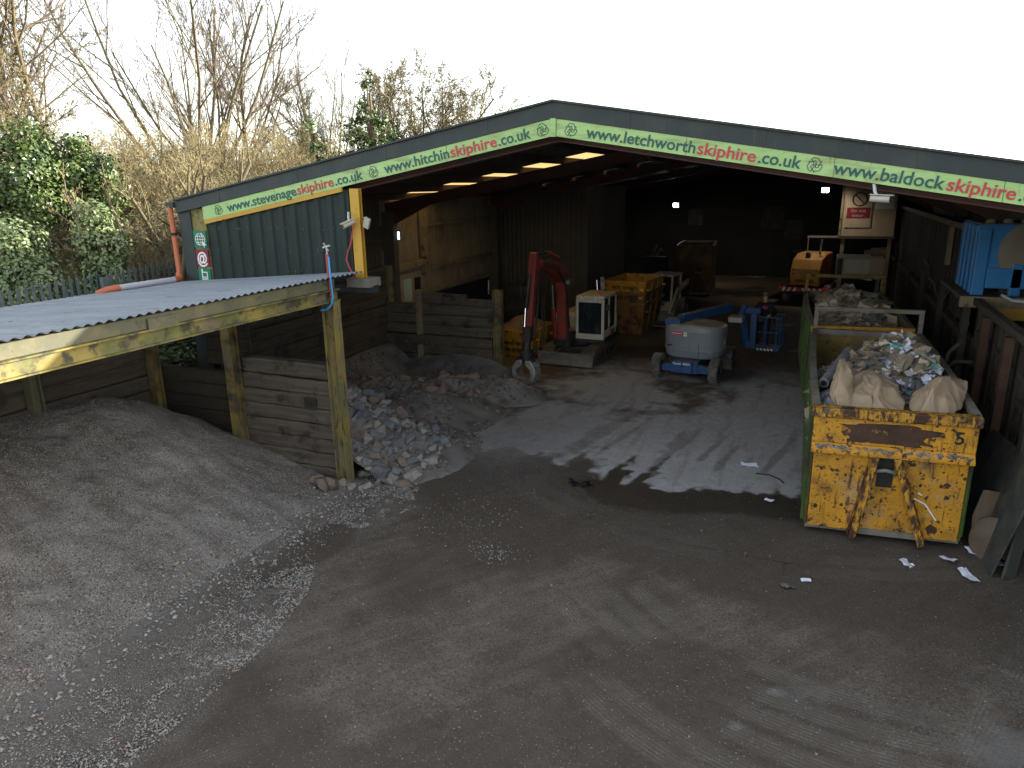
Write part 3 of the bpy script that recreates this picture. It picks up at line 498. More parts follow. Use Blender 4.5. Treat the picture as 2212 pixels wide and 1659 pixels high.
# three pictogram squares on the olive strip
def pict(z, colm, label):
    o = thing('pictogram_sign', label, 'sign', (-12.2, YF, z)); MB().box(-12.40, YF-.005, z, -12.045, YF+.025, z+.36).build('panel', colm, o); return o
pg = pict(4.46, 'sign_emerald', 'emerald square sign with white globe pictogram, above the at-sign square'); m = MB(); c = Vector((-12.21, YF-.012, 4.64))
for rx in (.13, .07, .001):
    pts = [c + Vector((rx*math.cos(a), 0, .13*math.sin(a))) for a in np.linspace(0, 2*math.pi, 25)]; m.tube(pts, .008, 5, cap=False)
for zz in (-.065, 0, .065):
    h = math.sqrt(.13**2-zz**2); m.bar(c+Vector((-h,0,zz)), c+Vector((h,0,zz)), .016, .01)
m.ext([c+Vector((.05,-.012,-.03)), c+Vector((.17,-.012,-.12)), c+Vector((.11,-.012,-.12)), c+Vector((.10,-.012,-.18))], (0,.01,0)); m.build('globe_mark', 'white', pg)
pa = pict(4.06, 'sign_maroon', 'maroon square sign with white at-sign between globe and phone squares'); m = MB(); text(m, '@', (-12.36, YF-.006, 4.13), (1,0,0), (0,0,1), .28, .24, bold=.02); m.build('at_mark', 'white', pa)
pp = pict(3.66, 'sign_emerald', 'emerald square sign with white mobile phone pictogram, lowest of three'); m = MB(); x0, z0 = -12.29, 3.69
m.box(x0, YF-.012, z0, x0+.16, YF-.005, z0+.02); m.box(x0, YF-.012, z0+.24, x0+.16, YF-.005, z0+.26); m.box(x0, YF-.012, z0+.02, x0+.02, YF-.005, z0+.24); m.box(x0+.14, YF-.012, z0+.02, x0+.16, YF-.005, z0+.24); m.box(x0, YF-.012, z0+.26, x0+.035, YF-.005, z0+.32); m.box(x0+.02, YF-.012, z0+.14, x0+.14, YF-.005, z0+.155)
for i in range(3):
    for j in range(4): m.box(x0+.03+i*.036, YF-.012, z0+.028+j*.028, x0+.056+i*.036, YF-.005, z0+.046+j*.028)
m.build('phone_mark', 'white', pp)

# ------------------------------------------------------------------ lean-to canopy over the aggregate bay
can = thing('lean_to_canopy', 'low lean-to canopy of grey corrugated sheets on mossy yellow steel', 'canopy', (-8.2, 6.5, 0))
CY0, CY1 = 1.2, 11.55
def cz(x): return 4.07 - .075*(-8.05-x)
m = MB(); m.wave((-13.15, CY0, 0), (0,1,0), (1,0,0), (0,0,1), CY1-CY0, 5.12, .146, .034, False); m.v = [(x, y, cz(x)+z+(fbm(np.array(y),np.array(x),1.2,5)-.5)*.02) for x, y, z in m.v]; m.build('roof_sheets', 'canopy_sheet', can)
MB().box(-8.24, CY0, 3.87, -8.12, 10.72, 4.045).build('edge_purlin', 'olive_steel', can)
m = MB(); m.box(-8.26, CY0, 3.84, -8.06, 10.80, 3.862); m.box(-8.17, CY0, 3.66, -8.13, 10.80, 3.84); m.box(-8.26, CY0, 3.64, -8.06, 10.80, 3.66); m.build('front_beam', 'moss_yellow', can)
for x in (-9.6, -11.0, -12.4): MB().box(x-.05, CY0, cz(x)-.14, x+.05, CY1-.1, cz(x)-.01).build('purlin', 'olive_steel', can)
def hpost(x, y, z1, mt, parent, wd=.22):
    p = MB(); h = wd/2; p.box(x-h, y-h, 0, x+h, y-h+.025, z1); p.box(x-h, y+h-.025, 0, x+h, y+h, z1); p.box(x-.02, y-h+.025, 0, x+.02, y+h-.025, z1); return p.build('post', mt, parent)
p = MB(); x, y = -8.19, 10.66; p.box(x-.13, y-.11, 0, x-.105, y+.11, 3.64); p.box(x+.105, y-.11, 0, x+.13, y+.11, 3.64); p.box(x-.105, y-.02, 0, x+.105, y+.02, 3.64); p.build('post', 'moss_post', can)
hpost(-10.6, 10.5, 3.7, 'dark_yellow_post', can); hpost(-8.18, 1.6, 3.64, 'moss_yellow', can); hpost(-12.75, 10.45, 3.6, 'dark_yellow_post', can, .2); hpost(-12.75, 7.9, 3.6, 'olive_steel', can, .2); hpost(-12.75, 4.6, 3.6, 'olive_steel', can, .2)
for y in (10.5, 7.4, 4.4): MB().bar((-12.9, y, 3.52), (-8.26, y, 3.84), .12, .2).build('cross_beam', 'olive_steel', can)
MB().obox((-8.10, 6.9, 3.93), (.03, .5, .14)).build('splice_plate', 'olive_steel', can)
lt = thing('floodlight', 'small lit floodlight hanging under the canopy roof', 'floodlight', (-10.9, 9.65, 3.30)); MB().obox((-10.9, 9.66, 3.38), (.20, .08, .16), (.35, 0, .9)).build('housing', 'black', lt); MB().obox((-10.87, 9.615, 3.36), (.17, .03, .13), (.35, 0, .9)).build('lens', 'lamp', lt); MB().bar((-10.9, 9.7, 3.4), (-10.95, 9.75, 3.72), .03).build('bracket', 'black', lt)
pi = thing('drain_pipe_run', 'pale grey plastic pipe with terracotta elbows lying on the canopy roof', 'pipe', (-12.75, 10.7, 3.75))
MB().tube([(-12.8, 9.95, 3.80), (-12.78, 11.35, 3.80)], .062, 10).build('pipe', 'grey_pipe', pi); MB().tube([(-12.95, 9.6, 3.72), (-12.82, 9.75, 3.79), (-12.8, 9.98, 3.80)], .07, 10).build('elbow', 'orange_pipe', pi); MB().tube([(-12.78, 11.32, 3.80), (-12.8, 11.5, 3.81), (-12.88, 11.56, 3.9)], .07, 10).build('elbow', 'orange_pipe', pi)
sp_ = thing('sprinkler_standpipe', 'red sprinkler standpipe with bright blue hose beside the canopy post', 'standpipe', (-8.12, 10.5, 3.9))
MB().tube([(-8.09, 10.56, 3.72), (-8.10, 10.56, 4.5)], .032, 8).build('pipe', 'red_hose', sp_)
m = MB(); m.tube([(-8.1, 10.56, 4.5), (-8.1, 10.56, 4.66)], .018, 8); m.bar((-8.18, 10.56, 4.62), (-8.02, 10.56, 4.66), .03); m.bar((-8.16, 10.56, 4.7), (-8.06, 10.56, 4.56), .02); m.build('sprinkler_head', 'steel', sp_)
MB().tube([(-8.05, 10.53, 4.46), (-8.04, 10.52, 4.2), (-8.02, 10.5, 3.95), (-7.99, 10.48, 3.75), (-8.03, 10.46, 3.6), (-8.12, 10.45, 3.52), (-8.25, 10.44, 3.5)], .018, 7).build('hose', 'blue_hose', sp_)
hs = MB().tube([(-8.22, YF-.06, 5.0), (-8.25, YF-.07, 4.8), (-8.3, YF-.08, 4.6), (-8.38, YF-.08, 4.45), (-8.42, YF-.09, 4.3), (-8.36, YF-.09, 4.15), (-8.28, YF-.1, 4.0), (-8.30, YF-.1, 3.88), (-8.45, YF-.1, 3.76)], .014, 6).build('hose', 'red_hose'); tag(hs, 'thin red hose looping down beside the yellow gable post', 'hose')
def cctv(c, d, label):
    o = thing('cctv_camera', label, 'camera', c); c = Vector(c); d = Vector(d).normalized()
    MB().tube([c - d*.09, c + d*.16], .05, 12).build('body', 'white_paint', o); MB().tube([c + d*.15, c + d*.165], .036, 12).build('lens', 'black', o); MB().bar(c - d*.1+Vector((0,0,.056)), c+d*.2+Vector((0,0,.056)), .11, .012).build('sunshield', 'white_paint', o); MB().tube([c, c+Vector((-.04,.03,.10)), c+Vector((-.06,.07,.2))], .025, 8).build('bracket', 'steel', o)
cctv((-8.2, YF-.2, 5.0), (-.5,-1,-.4), 'white camera fixed to the top of the yellow gable post'); cctv((.70, YF-.08, 5.36), (1,-.25,-.06), 'white camera hanging under the right sign board')
fl = thing('floodlight', 'white unlit floodlight tilted beside the yellow gable post', 'floodlight', (-7.86, YF-.1, 4.92)); MB().obox((-7.9, YF-.08, 5.0), (.12, .05, .2), (.2, .45, 0)).build('housing', 'white_paint', fl); MB().bar((-8.02, YF, 5.1), (-7.88, YF-.07, 5.05), .02).build('bracket', 'steel', fl)

# ------------------------------------------------------------------ timber push walls
def plank_wall(mb, p0, p1, z0, courses, h, th, rnd, top=None, gap=.012):
    """stacked sleepers from p0 to p1, each a slightly skewed beam"""
    p0, p1 = Vector((*p0, 0)), Vector((*p1, 0)); d = (p1-p0); nrm = Vector((d.y, -d.x, 0)).normalized()
    for k in range(courses):
        za, zb = z0+k*h, z0+(k+1)*h-gap; o = [nrm*rnd.uniform(-.022, .022) for _ in range(2)]; dz = [rnd.uniform(-.012, .012) for _ in range(2)]; n = 10; rows = []
        for i in range(n+1):
            f = i/n; c = p0+d*f + o[0]*(1-f)+o[1]*f + nrm*rnd.uniform(-.008,.008); q = dz[0]*(1-f)+dz[1]*f; j1, j2 = rnd.uniform(-.012,.012), rnd.uniform(-.012,.012)
            rows.append([c+nrm*(th/2-.02)+Vector((0,0,za+q+j1)), c+nrm*th/2+Vector((0,0,za+q+.03+j1)), c+nrm*th/2+Vector((0,0,zb+q-.03+j2)), c+nrm*(th/2-.02)+Vector((0,0,zb+q+j2)), c-nrm*(th/2-.02)+Vector((0,0,zb+q+j2)), c-nrm*th/2+Vector((0,0,zb+q-.03)), c-nrm*th/2+Vector((0,0,za+q+.03)), c-nrm*(th/2-.02)+Vector((0,0,za+q))])
        vs = [v for r in rows for v in r]; mb.add(vs, [(i*8+j, i*8+(j+1)%8, (i+1)*8+(j+1)%8, (i+1)*8+j) for i in range(n) for j in range(8)] + [tuple(range(8)), tuple(range(n*8, n*8+8))[::-1]])
rw = random.Random(5)
m = MB(); plank_wall(m, (-10.48, 10.7), (-8.34, 10.7), 0, 7, .302, .2, rw)
pw1 = thing('sleeper_wall', 'stacked timber sleeper partition between the aggregate bay and rubble bay', 'wall', (-9.5, 10.7, 0)); m.build('sleepers', 'wood_x', pw1)
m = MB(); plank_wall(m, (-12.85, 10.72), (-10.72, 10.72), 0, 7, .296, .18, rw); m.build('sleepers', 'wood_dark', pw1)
m = MB(); plank_wall(m, (-10.46, 10.74), (-8.30, 10.74), 2.13, 1, .30, .26, rw); m.build('top_log', 'wood_x', pw1)
MB().box(-8.66, 10.56, 1.52, -8.95, 10.598, 1.74).build('nailed_plate', 'wood_dark', pw1)
m = MB(); plank_wall(m, (-12.95, 1.0), (-12.95, 10.6), 0, 11, .315, .16, rw); bw = thing('bay_back_wall', 'brown sleeper wall along the back of the aggregate bay', 'wall', (-12.95, 6, 0)); m.build('sleepers', 'wood_y', bw)
MB().box(-12.02, YF+.0, 3.66, -7.9, YF+.18, 3.80).build('sole_beam', 'dark_trim', barn); MB().box(-9.08, YF+.02, 0, -8.92, YF+.16, 3.66).build('prop_post', 'inner_dark', barn)
m = MB(); plank_wall(m, (-10.5, 10.98), (-11.72, 10.98), 2.1, 5, .30, .05, rw); tag(m.build('upper_board_screen', 'wood_dark'), 'dark board screen beside the window-like gap above the sleeper partition', 'screen')
m = MB(); plank_wall(m, (XL+.28, YF+.3), (XL+.28, 19.0), 0, 11, .30, .18, rw); tag(m.build('side_push_wall', 'wood_y'), 'dark timber wall along the left side of the rubble bay', 'wall')
pw2 = thing('bay_divider_wall', 'grey board divider wall behind the rubble with a pale upright at its end', 'wall', (-10.3, 19, 0))
m = MB(); plank_wall(m, (-12.4, 19.0), (-11.25, 19.0), 1.26, 3, .315, .18, rw); plank_wall(m, (-11.15, 19.0), (-8.72, 19.0), 1.26, 3, .315, .18, rw); plank_wall(m, (-11.1, 19.0), (-9.6, 19.0), 2.21, 1, .33, .16, rw); plank_wall(m, (-9.6, 19.0), (-8.72, 19.0), 2.21, 1, .20, .16, rw); m.build('boards', 'wood_x', pw2); m = MB(); plank_wall(m, (-12.4, 18.98), (-8.72, 18.98), 0, 4, .31, .24, rw); m.build('dirt_caked_boards', 'dirt_wall', pw2)
p = MB(); x, y = -8.55, 18.95; p.box(x-.13, y-.11, 0, x-.1, y+.11, 2.72); p.box(x+.1, y-.11, 0, x+.13, y+.11, 2.72); p.box(x-.1, y-.02, 0, x+.1, y+.02, 2.72); p.build('end_post', 'dark_yellow_post', pw2)
MB().box(-11.3, 18.86, 0, -11.1, 19.08, 2.62).build('middle_post', 'post_wood', pw2); MB().box(-12.6, 18.86, 0, -12.42, 19.08, 2.5).build('corner_post', 'wood_z', pw2)
MB().tube([(-8.8, 18.85, 2.6), (-8.78, 18.84, 3.0)], .02, 6).build('rod', 'steel', pw2)

# ------------------------------------------------------------------ heaps
def heap_grid(name, m, xs, ys, hf, floor=-.12):
    xx, yy = np.meshgrid(xs, ys); zz = hf(xx, yy); zz = np.where(zz < .004, floor, zz)
    o = MB().grid([[(float(xx[i,j]), float(yy[i,j]), float(zz[i,j])) for j in range(len(xs))] for i in range(len(ys))]).build(name, m); return o
def h_agg(x, y):
    x, y = np.asarray(x, float), np.asarray(y, float); d = -8.0 - x + (fbm(y, y*0, 1.4, 41)-.5)*.45 + (fbm(x, y, .35, 49)-.5)*.35
    s = np.interp(y, [1, 8.9, 9.8, 10.6], [.47, .46, .37, .26]); cap = np.interp(y, [1, 3, 5.5, 7.3, 9.0, 10.0, 10.6], [1.15, 1.35, 1.6, 1.78, 1.80, 1.5, 1.15])
    a = s*np.maximum(d, -.3); k = .25; m = np.minimum(a, cap) - k*.25*np.maximum(0, 1-np.abs(a-cap)/k)**2
    gul = np.abs(vnoise(x*.45, y, .62, 47)-.5)*.10*ss(.3, 1.5, d)*(1-ss(3.4, 4.6, d))
    return m - gul + (fbm(x, y, 1.1, 45)-.5)*.22*ss(.1, 1.0, d) + (fbm(x, y, .30, 46)-.5)*.075*ss(0, .4, d) + (vnoise(x, y, .09, 48)-.5)*.018
ha = heap_grid('aggregate_heap', 'gravel', np.arange(-12.87, -7.2, .045), np.arange(2.0, 10.6, .045), h_agg); tag(ha, 'long grey heap of crushed aggregate in the canopy bay', 'heap', kind='stuff')
def h_rub(x, y):
    x, y = np.asarray(x, float), np.asarray(y, float)
    A = 1.75 - .60*np.hypot((x+10.2)*.95, (y-12.0)*.85); A2 = .62 - .40*np.hypot(x+7.9, (y-12.6)*.8)
    B = .66 - .31*np.hypot(x+9.0, (y-15.2)*.95); tw = np.interp(x, [-12.5, -11, -9.7, -8.6, -7.6], [.5, 1.15, 1.5, 1.15, .1]); C_ = tw*.5*(.8+.4*fbm(x, y, 1.1, 55)) - .45*(18.85-y)
    t = np.clip(((x+12.2)*4.9+(y-14.6)*2.7)/(4.9**2+2.7**2), 0, 1); D_ = .72-.12*t - .70*np.hypot(x+12.2-4.9*t, y-14.6-2.7*t)
    L_ = 1.0*ss(-10.8, -12.4, x)*ss(11, 12, y) - .1
    r = np.maximum.reduce([A, A2, B, C_, D_, L_, np.full_like(x, -.1)]); return r + (fbm(x, y, .8, 51)-.5)*.14*ss(0, .3, r) + (fbm(x, y, .25, 52)-.5)*.06*ss(0, .2, r)
hr = heap_grid('dust_heap', 'dirt_heap', np.arange(-12.38, -6.2, .07), np.arange(10.86, 18.86, .07), h_rub); tag(hr, 'grey heap of dust and fines in the rubble bay', 'heap', kind='stuff')
def stone_verts(rd, sx, sy, sz):
    import bmesh
    bm = bmesh.new()
    for i in range(16):
        p = Vector((rd.uniform(-1,1), rd.uniform(-1,1), rd.uniform(-1,1))); k = max(abs(q) for q in p); p = p/k*rd.uniform(.8,1)
        p = p*.72 + p.normalized()*.34; bm.verts.new((p.x*sx, p.y*sy, p.z*sz))
    bmesh.ops.convex_hull(bm, input=bm.verts[:]); bm.verts.ensure_lookup_table()
    used = [v for v in bm.verts if v.link_faces]; ix = {v: i for i, v in enumerate(used)}
    r = ([tuple(v.co) for v in used], [tuple(ix[v] for v in f.verts) for f in bm.faces]); bm.free(); return r
rs = random.Random(11)
SPR = {}
for k in ('stone_pale', 'stone_blue', 'stone_brown'):
    SPR[k] = []
    for i in range(7):
        v, f = stone_verts(rs, *(rs.uniform(.75,1.2), rs.uniform(.55,.9), rs.uniform(.4,.7))); me = bpy.data.meshes.new('stone'); me.from_pydata(v, [], f); me.materials.append(M[k]); SPR[k].append(me)
SL = {'stone_pale': ('pale grey stone tipped on the rubble pile beside the canopy post', 'pale stones on the rubble pile'), 'stone_blue': ('bluish grey stone tipped on the rubble pile near the concrete floor', 'bluish stones on the rubble pile'), 'stone_brown': ('brown broken brick or stone lying on the rubble pile', 'brown stones on the rubble pile')}
def stone(k, x, y, z, s):
    o = bpy.data.objects.new('rubble_stone', rs.choice(SPR[k])); COL.objects.link(o); o.location = (x, y, z); o.rotation_euler = (rs.uniform(-.7,.7), rs.uniform(-.7,.7), rs.uniform(0,6.28)); o.scale = (s,)*3
    tag(o, SL[k][0], 'stone', SL[k][1]); return o
cnt = 0; spots = []; tries = 0
while cnt < 290 and tries < 20000:
    tries += 1; x, y = rs.uniform(-11.2, -6.9), rs.uniform(10.9, 14.2); h = float(h_rub(x, y))
    if h < .0 or x > -6.95-(y-13)*.5 or y > 13.2+(x+7)*-.25: continue
    toe_d = math.hypot(x+8.2, y-11.6); s = rs.choice((rs.uniform(.07, .12), rs.uniform(.10, .16), rs.uniform(.14, .215)))
    if any((x-a)**2+(y-b)**2 < (.66*(s+c))**2 for a, b, c in spots) and rs.random() < .96: continue
    spots.append((x, y, s)); blue = x > -8.2+(y-12)*.3 and y > 11.9
    k = rs.choices(['stone_pale', 'stone_blue', 'stone_brown'], [.16, .78, .06] if blue else [.5, .27, .23])[0]; stone(k, x, y, h + s*.25, s*(.7 if blue else 1)); cnt += 1
for i in range(14):                                                   # at the foot of the canopy post
    a = rs.uniform(0, 6.28); s = rs.uniform(.08, .17); stone(rs.choice(['stone_pale', 'stone_brown', 'stone_pale']), -8.0 + .5*math.cos(a)*rs.uniform(.4,1.2)+.1, 10.95+.45*math.sin(a), s*.35, s)
for i in range(4): stone('stone_brown', -8.75+i*.17, 10.30+rs.uniform(-.1,.1), .12+rs.uniform(0,.08), .2)
cnt = 0
while cnt < 90:
    t = rs.random(); x = -12.0+4.7*t+rs.gauss(0,.38); y = 14.6+2.7*t+rs.gauss(0,.42); h = float(h_rub(x, y))
    if h < .05 or x < -12.3: continue
    stone('stone_brown', x, y, h+.05, rs.uniform(.10,.21)); cnt += 1
# small broken bits and pebbles, uncountable
def bits(name, m, pts, smin, smax, label, zsc=.7):
    P = np.array(pts); n = len(P); s = rng.uniform(smin, smax, n)**1.0
    base = np.array([(1,0,0),(0,1,0),(-1,0,0),(0,-1,0),(0,0,1),(0,0,-1)], float); F0 = np.array([(0,1,4),(1,2,4),(2,3,4),(3,0,4),(1,0,5),(2,1,5),(3,2,5),(0,3,5)])
    a = rng.uniform(0, 6.28, n); jit = rng.uniform(.6, 1.3, (n,6,1)); V = base[None]*jit; c, si = np.cos(a)[:,None], np.sin(a)[:,None]
    V = np.stack([V[:,:,0]*c - V[:,:,1]*si, V[:,:,0]*si + V[:,:,1]*c, V[:,:,2]*zsc + V[:,:,0]*.25], -1)*s[:,None,None] + P[:,None,:]
    F = F0[None] + (np.arange(n)*6)[:,None,None]; mb = MB(); mb.v = [tuple(p) for p in V.reshape(-1,3)]; mb.f = [tuple(f) for f in F.reshape(-1,3)]; mb.sm = [False]*len(mb.f)
    return tag(mb.build(name, m), label, 'pebbles', kind='stuff')
M['pebble'] = mat('pale pebbles', (.36, .345, .32), .9, layers=[((.20, .18, .165), 14, .4, .65, {'det': 1}), ((.30, .20, .16), 9, .6, .66, {'det': 1}), ((.10, .095, .09), 11, .6, .66, {'det': 1})])
M['rubble_bit'] = mat('small rubble', (.16, .15, .14), .95, layers=[((.07, .06, .052), 9, .45, .6, {'det': 1}), ((.24, .235, .23), 7, .56, .66, {'det': 1}), ((.13, .09, .07), 6, .58, .66, {'det': 1})])
pp_ = []
while len(pp_) < 9000:
    x, y = rng.uniform(-12.8, -8.0), rng.uniform(2.2, 10.5); h = float(h_agg(x, y))
    if rng.random() < float(ss(.3, .62, vnoise(x*1.2, y*.4, .5, 61)*.7+.2 + .2*(y < 7))): pp_.append((x, y, h+.004))
bits('toe_stones', 'pebble', [(x_, y_, .02+max(0,float(h_agg(x_, y_)))) for x_, y_ in [(-8.0+rng.normal(.05,.35), rng.uniform(2.4,10.6)) for _ in range(520)]], .016, .042, 'coarser stones rolled to the foot of the aggregate heap')
bits('heap_pebbles', 'pebble', pp_, .006, .016, 'loose pale pebbles scattered over the aggregate heap')
pp_ = []
se = lambda y: float(np.interp(y, [2, 4, 6, 7.2, 8.2, 9.2, 10.2, 11.2, 12], [-6.2,-6.1,-6.2,-6.5,-7.1,-6.9,-6.5,-7.0,-7.4]))
while len(pp_) < 13000:
    y = rng.uniform(2.4, 12.2); e = se(y); x = e - abs(rng.normal(0, .85)) + .15
    if x < -8.15 or (rng.random() < .85 and (x+7.15)**2/.30+(y-8.4)**2/.9 < .7): continue
    if rng.random() < float(ss(.35, .62, vnoise(x*.8+y*.5, y*.8-x*.5, .45, 62)*.5+vnoise(x, y, .12, 63)*.5)): pp_.append((x, y, .012))
bits('spilled_pebbles', 'pebble', pp_, .005, .016, 'pale pebbles spilled along the foot of the aggregate heap')
pp_ = [(rng.uniform(-7, 3.2), rng.uniform(5, 16), .01) for i in range(420)] + [(-4.34+rng.normal(0,.22), 9.2+rng.normal(0,.16), .01) for i in range(160)] + [(-5.3+rng.normal(0,.7), 10.2+rng.normal(0,.6), .01) for i in range(260)]
bits('yard_grit', 'pebble', pp_, .005, .016, 'stray grit lying on the muddy yard')
pp_ = []
while len(pp_) < 4200:
    x, y = rng.uniform(-12.2, -6.6), rng.uniform(10.95, 18.4); h = float(h_rub(x, y))
    if h > .0 and vnoise(x, y, .5, 64) > .42: pp_.append((x, y, h+.01))
bits('rubble_grit', 'rubble_bit', pp_, .012, .06, 'small broken bits over the dust heap')

# ------------------------------------------------------------------ right side: push wall, boards, tank, leaning sheets
rwl = thing('right_push_wall', 'tall dark board and post wall along the right side of the barn', 'wall', (3.45, 25, 0))
for a, b, z in ((11.9, 18.6, 2.95), (18.6, 44, 2.1)): MB().wave((3.5, a, 0), (0,1,0), (0,0,1), (-1,0,0), b-a, z, .42, .09).build('lower_panels', 'wood_z', rwl)
m = MB(); rr = random.Random(8); y = 20.95
while y < 44:
    wd = rr.uniform(.22, .34); m.box(3.42+rr.uniform(0,.03), y, 2.16, 3.47, y+wd-.012, 4.42+rr.uniform(-.03,.03)); y += wd
m.build('upper_boards', 'wood_z', rwl); MB().box(3.36, 20.9, 4.36, 3.42, 43, 4.5).build('top_rail', 'post_wood', rwl)
for z, a, b in ((2.08, 18.9, 43), (3.0, 12.2, 18.5), (1.0, 12.2, 24)): MB().box(3.26, a, z-.07, 3.41, b, z+.07).build('rail', 'wood_y', rwl)
for y in (12.6, 14.6, 16.6, 18.75, 22.5, 26.5, 31, 36): MB().box(3.14, y-.1, 0, 3.28, y+.1, 2.93 if y < 18 else 2.9).build('post', 'rusty' if y in (16.6, 14.6) else 'wood_z', rwl)
for y in (13.0, 15.0, 17.0, 19.2): 
    for z in (1.45, 1.85, 2.3): MB().box(3.34, y, z, 3.40, y+1.2, z+.1).build('cross_slat', 'wood_y', rwl)
MB().box(3.3, 23.2, 3.3, 3.41, 23.45, 4.35).build('board_batten', 'post_wood', rwl)
sh = thing('tank_shelf', 'rough timber shelf carrying the blue tank', 'shelf', (4.2, 19.8, 2.9)); MB().box(3.02, 18.5, 3.0, 5.4, 21.6, 3.09).build('deck', 'wood_x', sh); MB().box(3.0, 18.4, 2.86, 5.4, 18.5, 3.1).build('edge_board', 'post_wood', sh)
for x in (3.7, 4.7): MB().box(x, 18.5, 0, x+.22, 18.7, 2.86).build('leg', 'rusty', sh)
MB().box(3.62, 18.46, 2.6, 4.6, 18.5, 2.85).build('yellow_bracket', 'yellow_steel', sh)
tk = thing('water_tank', 'big blue plastic tank with a dusty round face on a timber shelf', 'tank', (4.3, 19.8, 3.09))
m = MB(); x0, x1, y0, y1, z0, z1 = 3.22, 5.3, 18.72, 21.1, 3.09, 4.66
m.box(x0+.05, y0+.03, z0+.2, x1, y1, z1); m.build('shell', 'tank_blue', tk, bevel=.07)
m = MB(); [m.box(x0-.02, y0+.22+k*.5, z0+.02, x0+.1, y0+.47+k*.5, z1-.04) for k in range(4)]; m.build('side_rib', 'tank_blue', tk, bevel=.03)
m = MB(); m.box(x0, y0-.02, z0, x0+.26, y0+.1, z1-.1); m.box(x0+.72, y0-.02, z0, x0+.95, y0+.1, z0+.72); m.box(x1-.3, y0-.02, z0, x1, y0+.1, z1-.1); m.box(x0+.26, y0-.02, z0+.16, x1-.3, y0+.08, z0+.62); m.build('front_frame', 'tank_blue', tk, bevel=.03)
MB().lathe([(.001,.035),(.5,.03),(.64,.02),(.67,0),(.67,-.06)], ((x0+x1)/2+.05, y0+.02, z0+.96), (0,-1,0), 40).build('round_face', 'tank_dust', tk)
m = MB(); [m.lathe([(.001,.10),(.09,.09),(.12,.0)], (x0+.25+k*.33, y0+.28, z1), (0,0,1), 12) for k in range(4)]; m.build('top_cap', 'tank_dust', tk)
MB().tube([(3.75, 18.35, 3.17), (3.95, 18.25, 3.06), (5.2, 18.0, 3.02)], .035, 8).build('tank_pipe', 'grey_pipe', tk)
lp = tag(MB().ext([(2.72, 11.2, 0), (2.72, 14.6, 0), (3.16, 14.5, 1.25), (3.16, 11.3, 1.7)], (.03, 0, .01)).build('leaning_steel_plate', 'plate_dark'), 'dark steel plate leaning against the wall right of the front container', 'plate')
cb = tag(MB().lathe([(.001,-.012),(.33,-.012),(.345,-.006),(.345,.006),(.33,.012),(.001,.012)], (2.80, 11.85, .30), (-.75,-.55,.35), 22).build('cardboard_disc', 'cardboard_dark'), 'round brown cardboard sheet leaning by the container corner', 'cardboard')
cb = tag(MB().ext([(2.62, 12.1, 0), (2.85, 12.2, .05), (2.95, 12.45, .85), (2.72, 12.35, .9), (2.6, 12.2, .5)], (.05, -.05, .02)).build('folded_cardboard', 'cardboard_dark'), 'folded brown cardboard leaning behind the round sheet', 'cardboard')
for i, (y, lab) in enumerate(((11.2, 'narrow grey board leaning nearest the front of the steel plate'), (11.55, 'narrow grey board leaning beside the round cardboard'))): tag(MB().ext([(2.86+.1*i, y, 0), (3.02+.1*i, y+.1, 0), (3.2, y+.4, 1.0), (3.05, y+.32, 1.05)], (.03, -.02, 0)).build('leaning_board', 'plate_dark'), lab, 'board')
br = thing('bent_pipework', 'bent dark pipework standing between the containers and right wall', 'pipework', (2.8, 17.5, 0)); MB().tube([(2.75, 17.6, 0), (2.75, 17.6, 1.5), (2.8, 17.5, 2.0), (2.95, 17.3, 2.25)], .05, 8).build('upright', 'inner_dark', br); MB().tube([(2.76, 17.6, 1.5), (2.9, 17.3, 1.85), (3.2, 17.1, 1.9)], .04, 8).build('arm', 'inner_dark', br); MB().tube([(2.73, 17.6, 1.2), (2.6, 17.4, 1.5), (2.62, 17.3, 1.9)], .035, 8).build('arm', 'inner_dark', br)
MB_w = MB().tube([(3.33, 28, 3.0), (3.32, 26.8, 2.95), (3.3, 26.0, 2.6), (3.3, 24.8, 2.62), (3.3, 24.0, 2.4), (3.3, 22.6, 2.45), (3.3, 21.6, 2.9)], .02, 6).build('slack_cable', 'rim_steel'); tag(MB_w, 'slack pale cable draped along the right wall boards', 'cable')

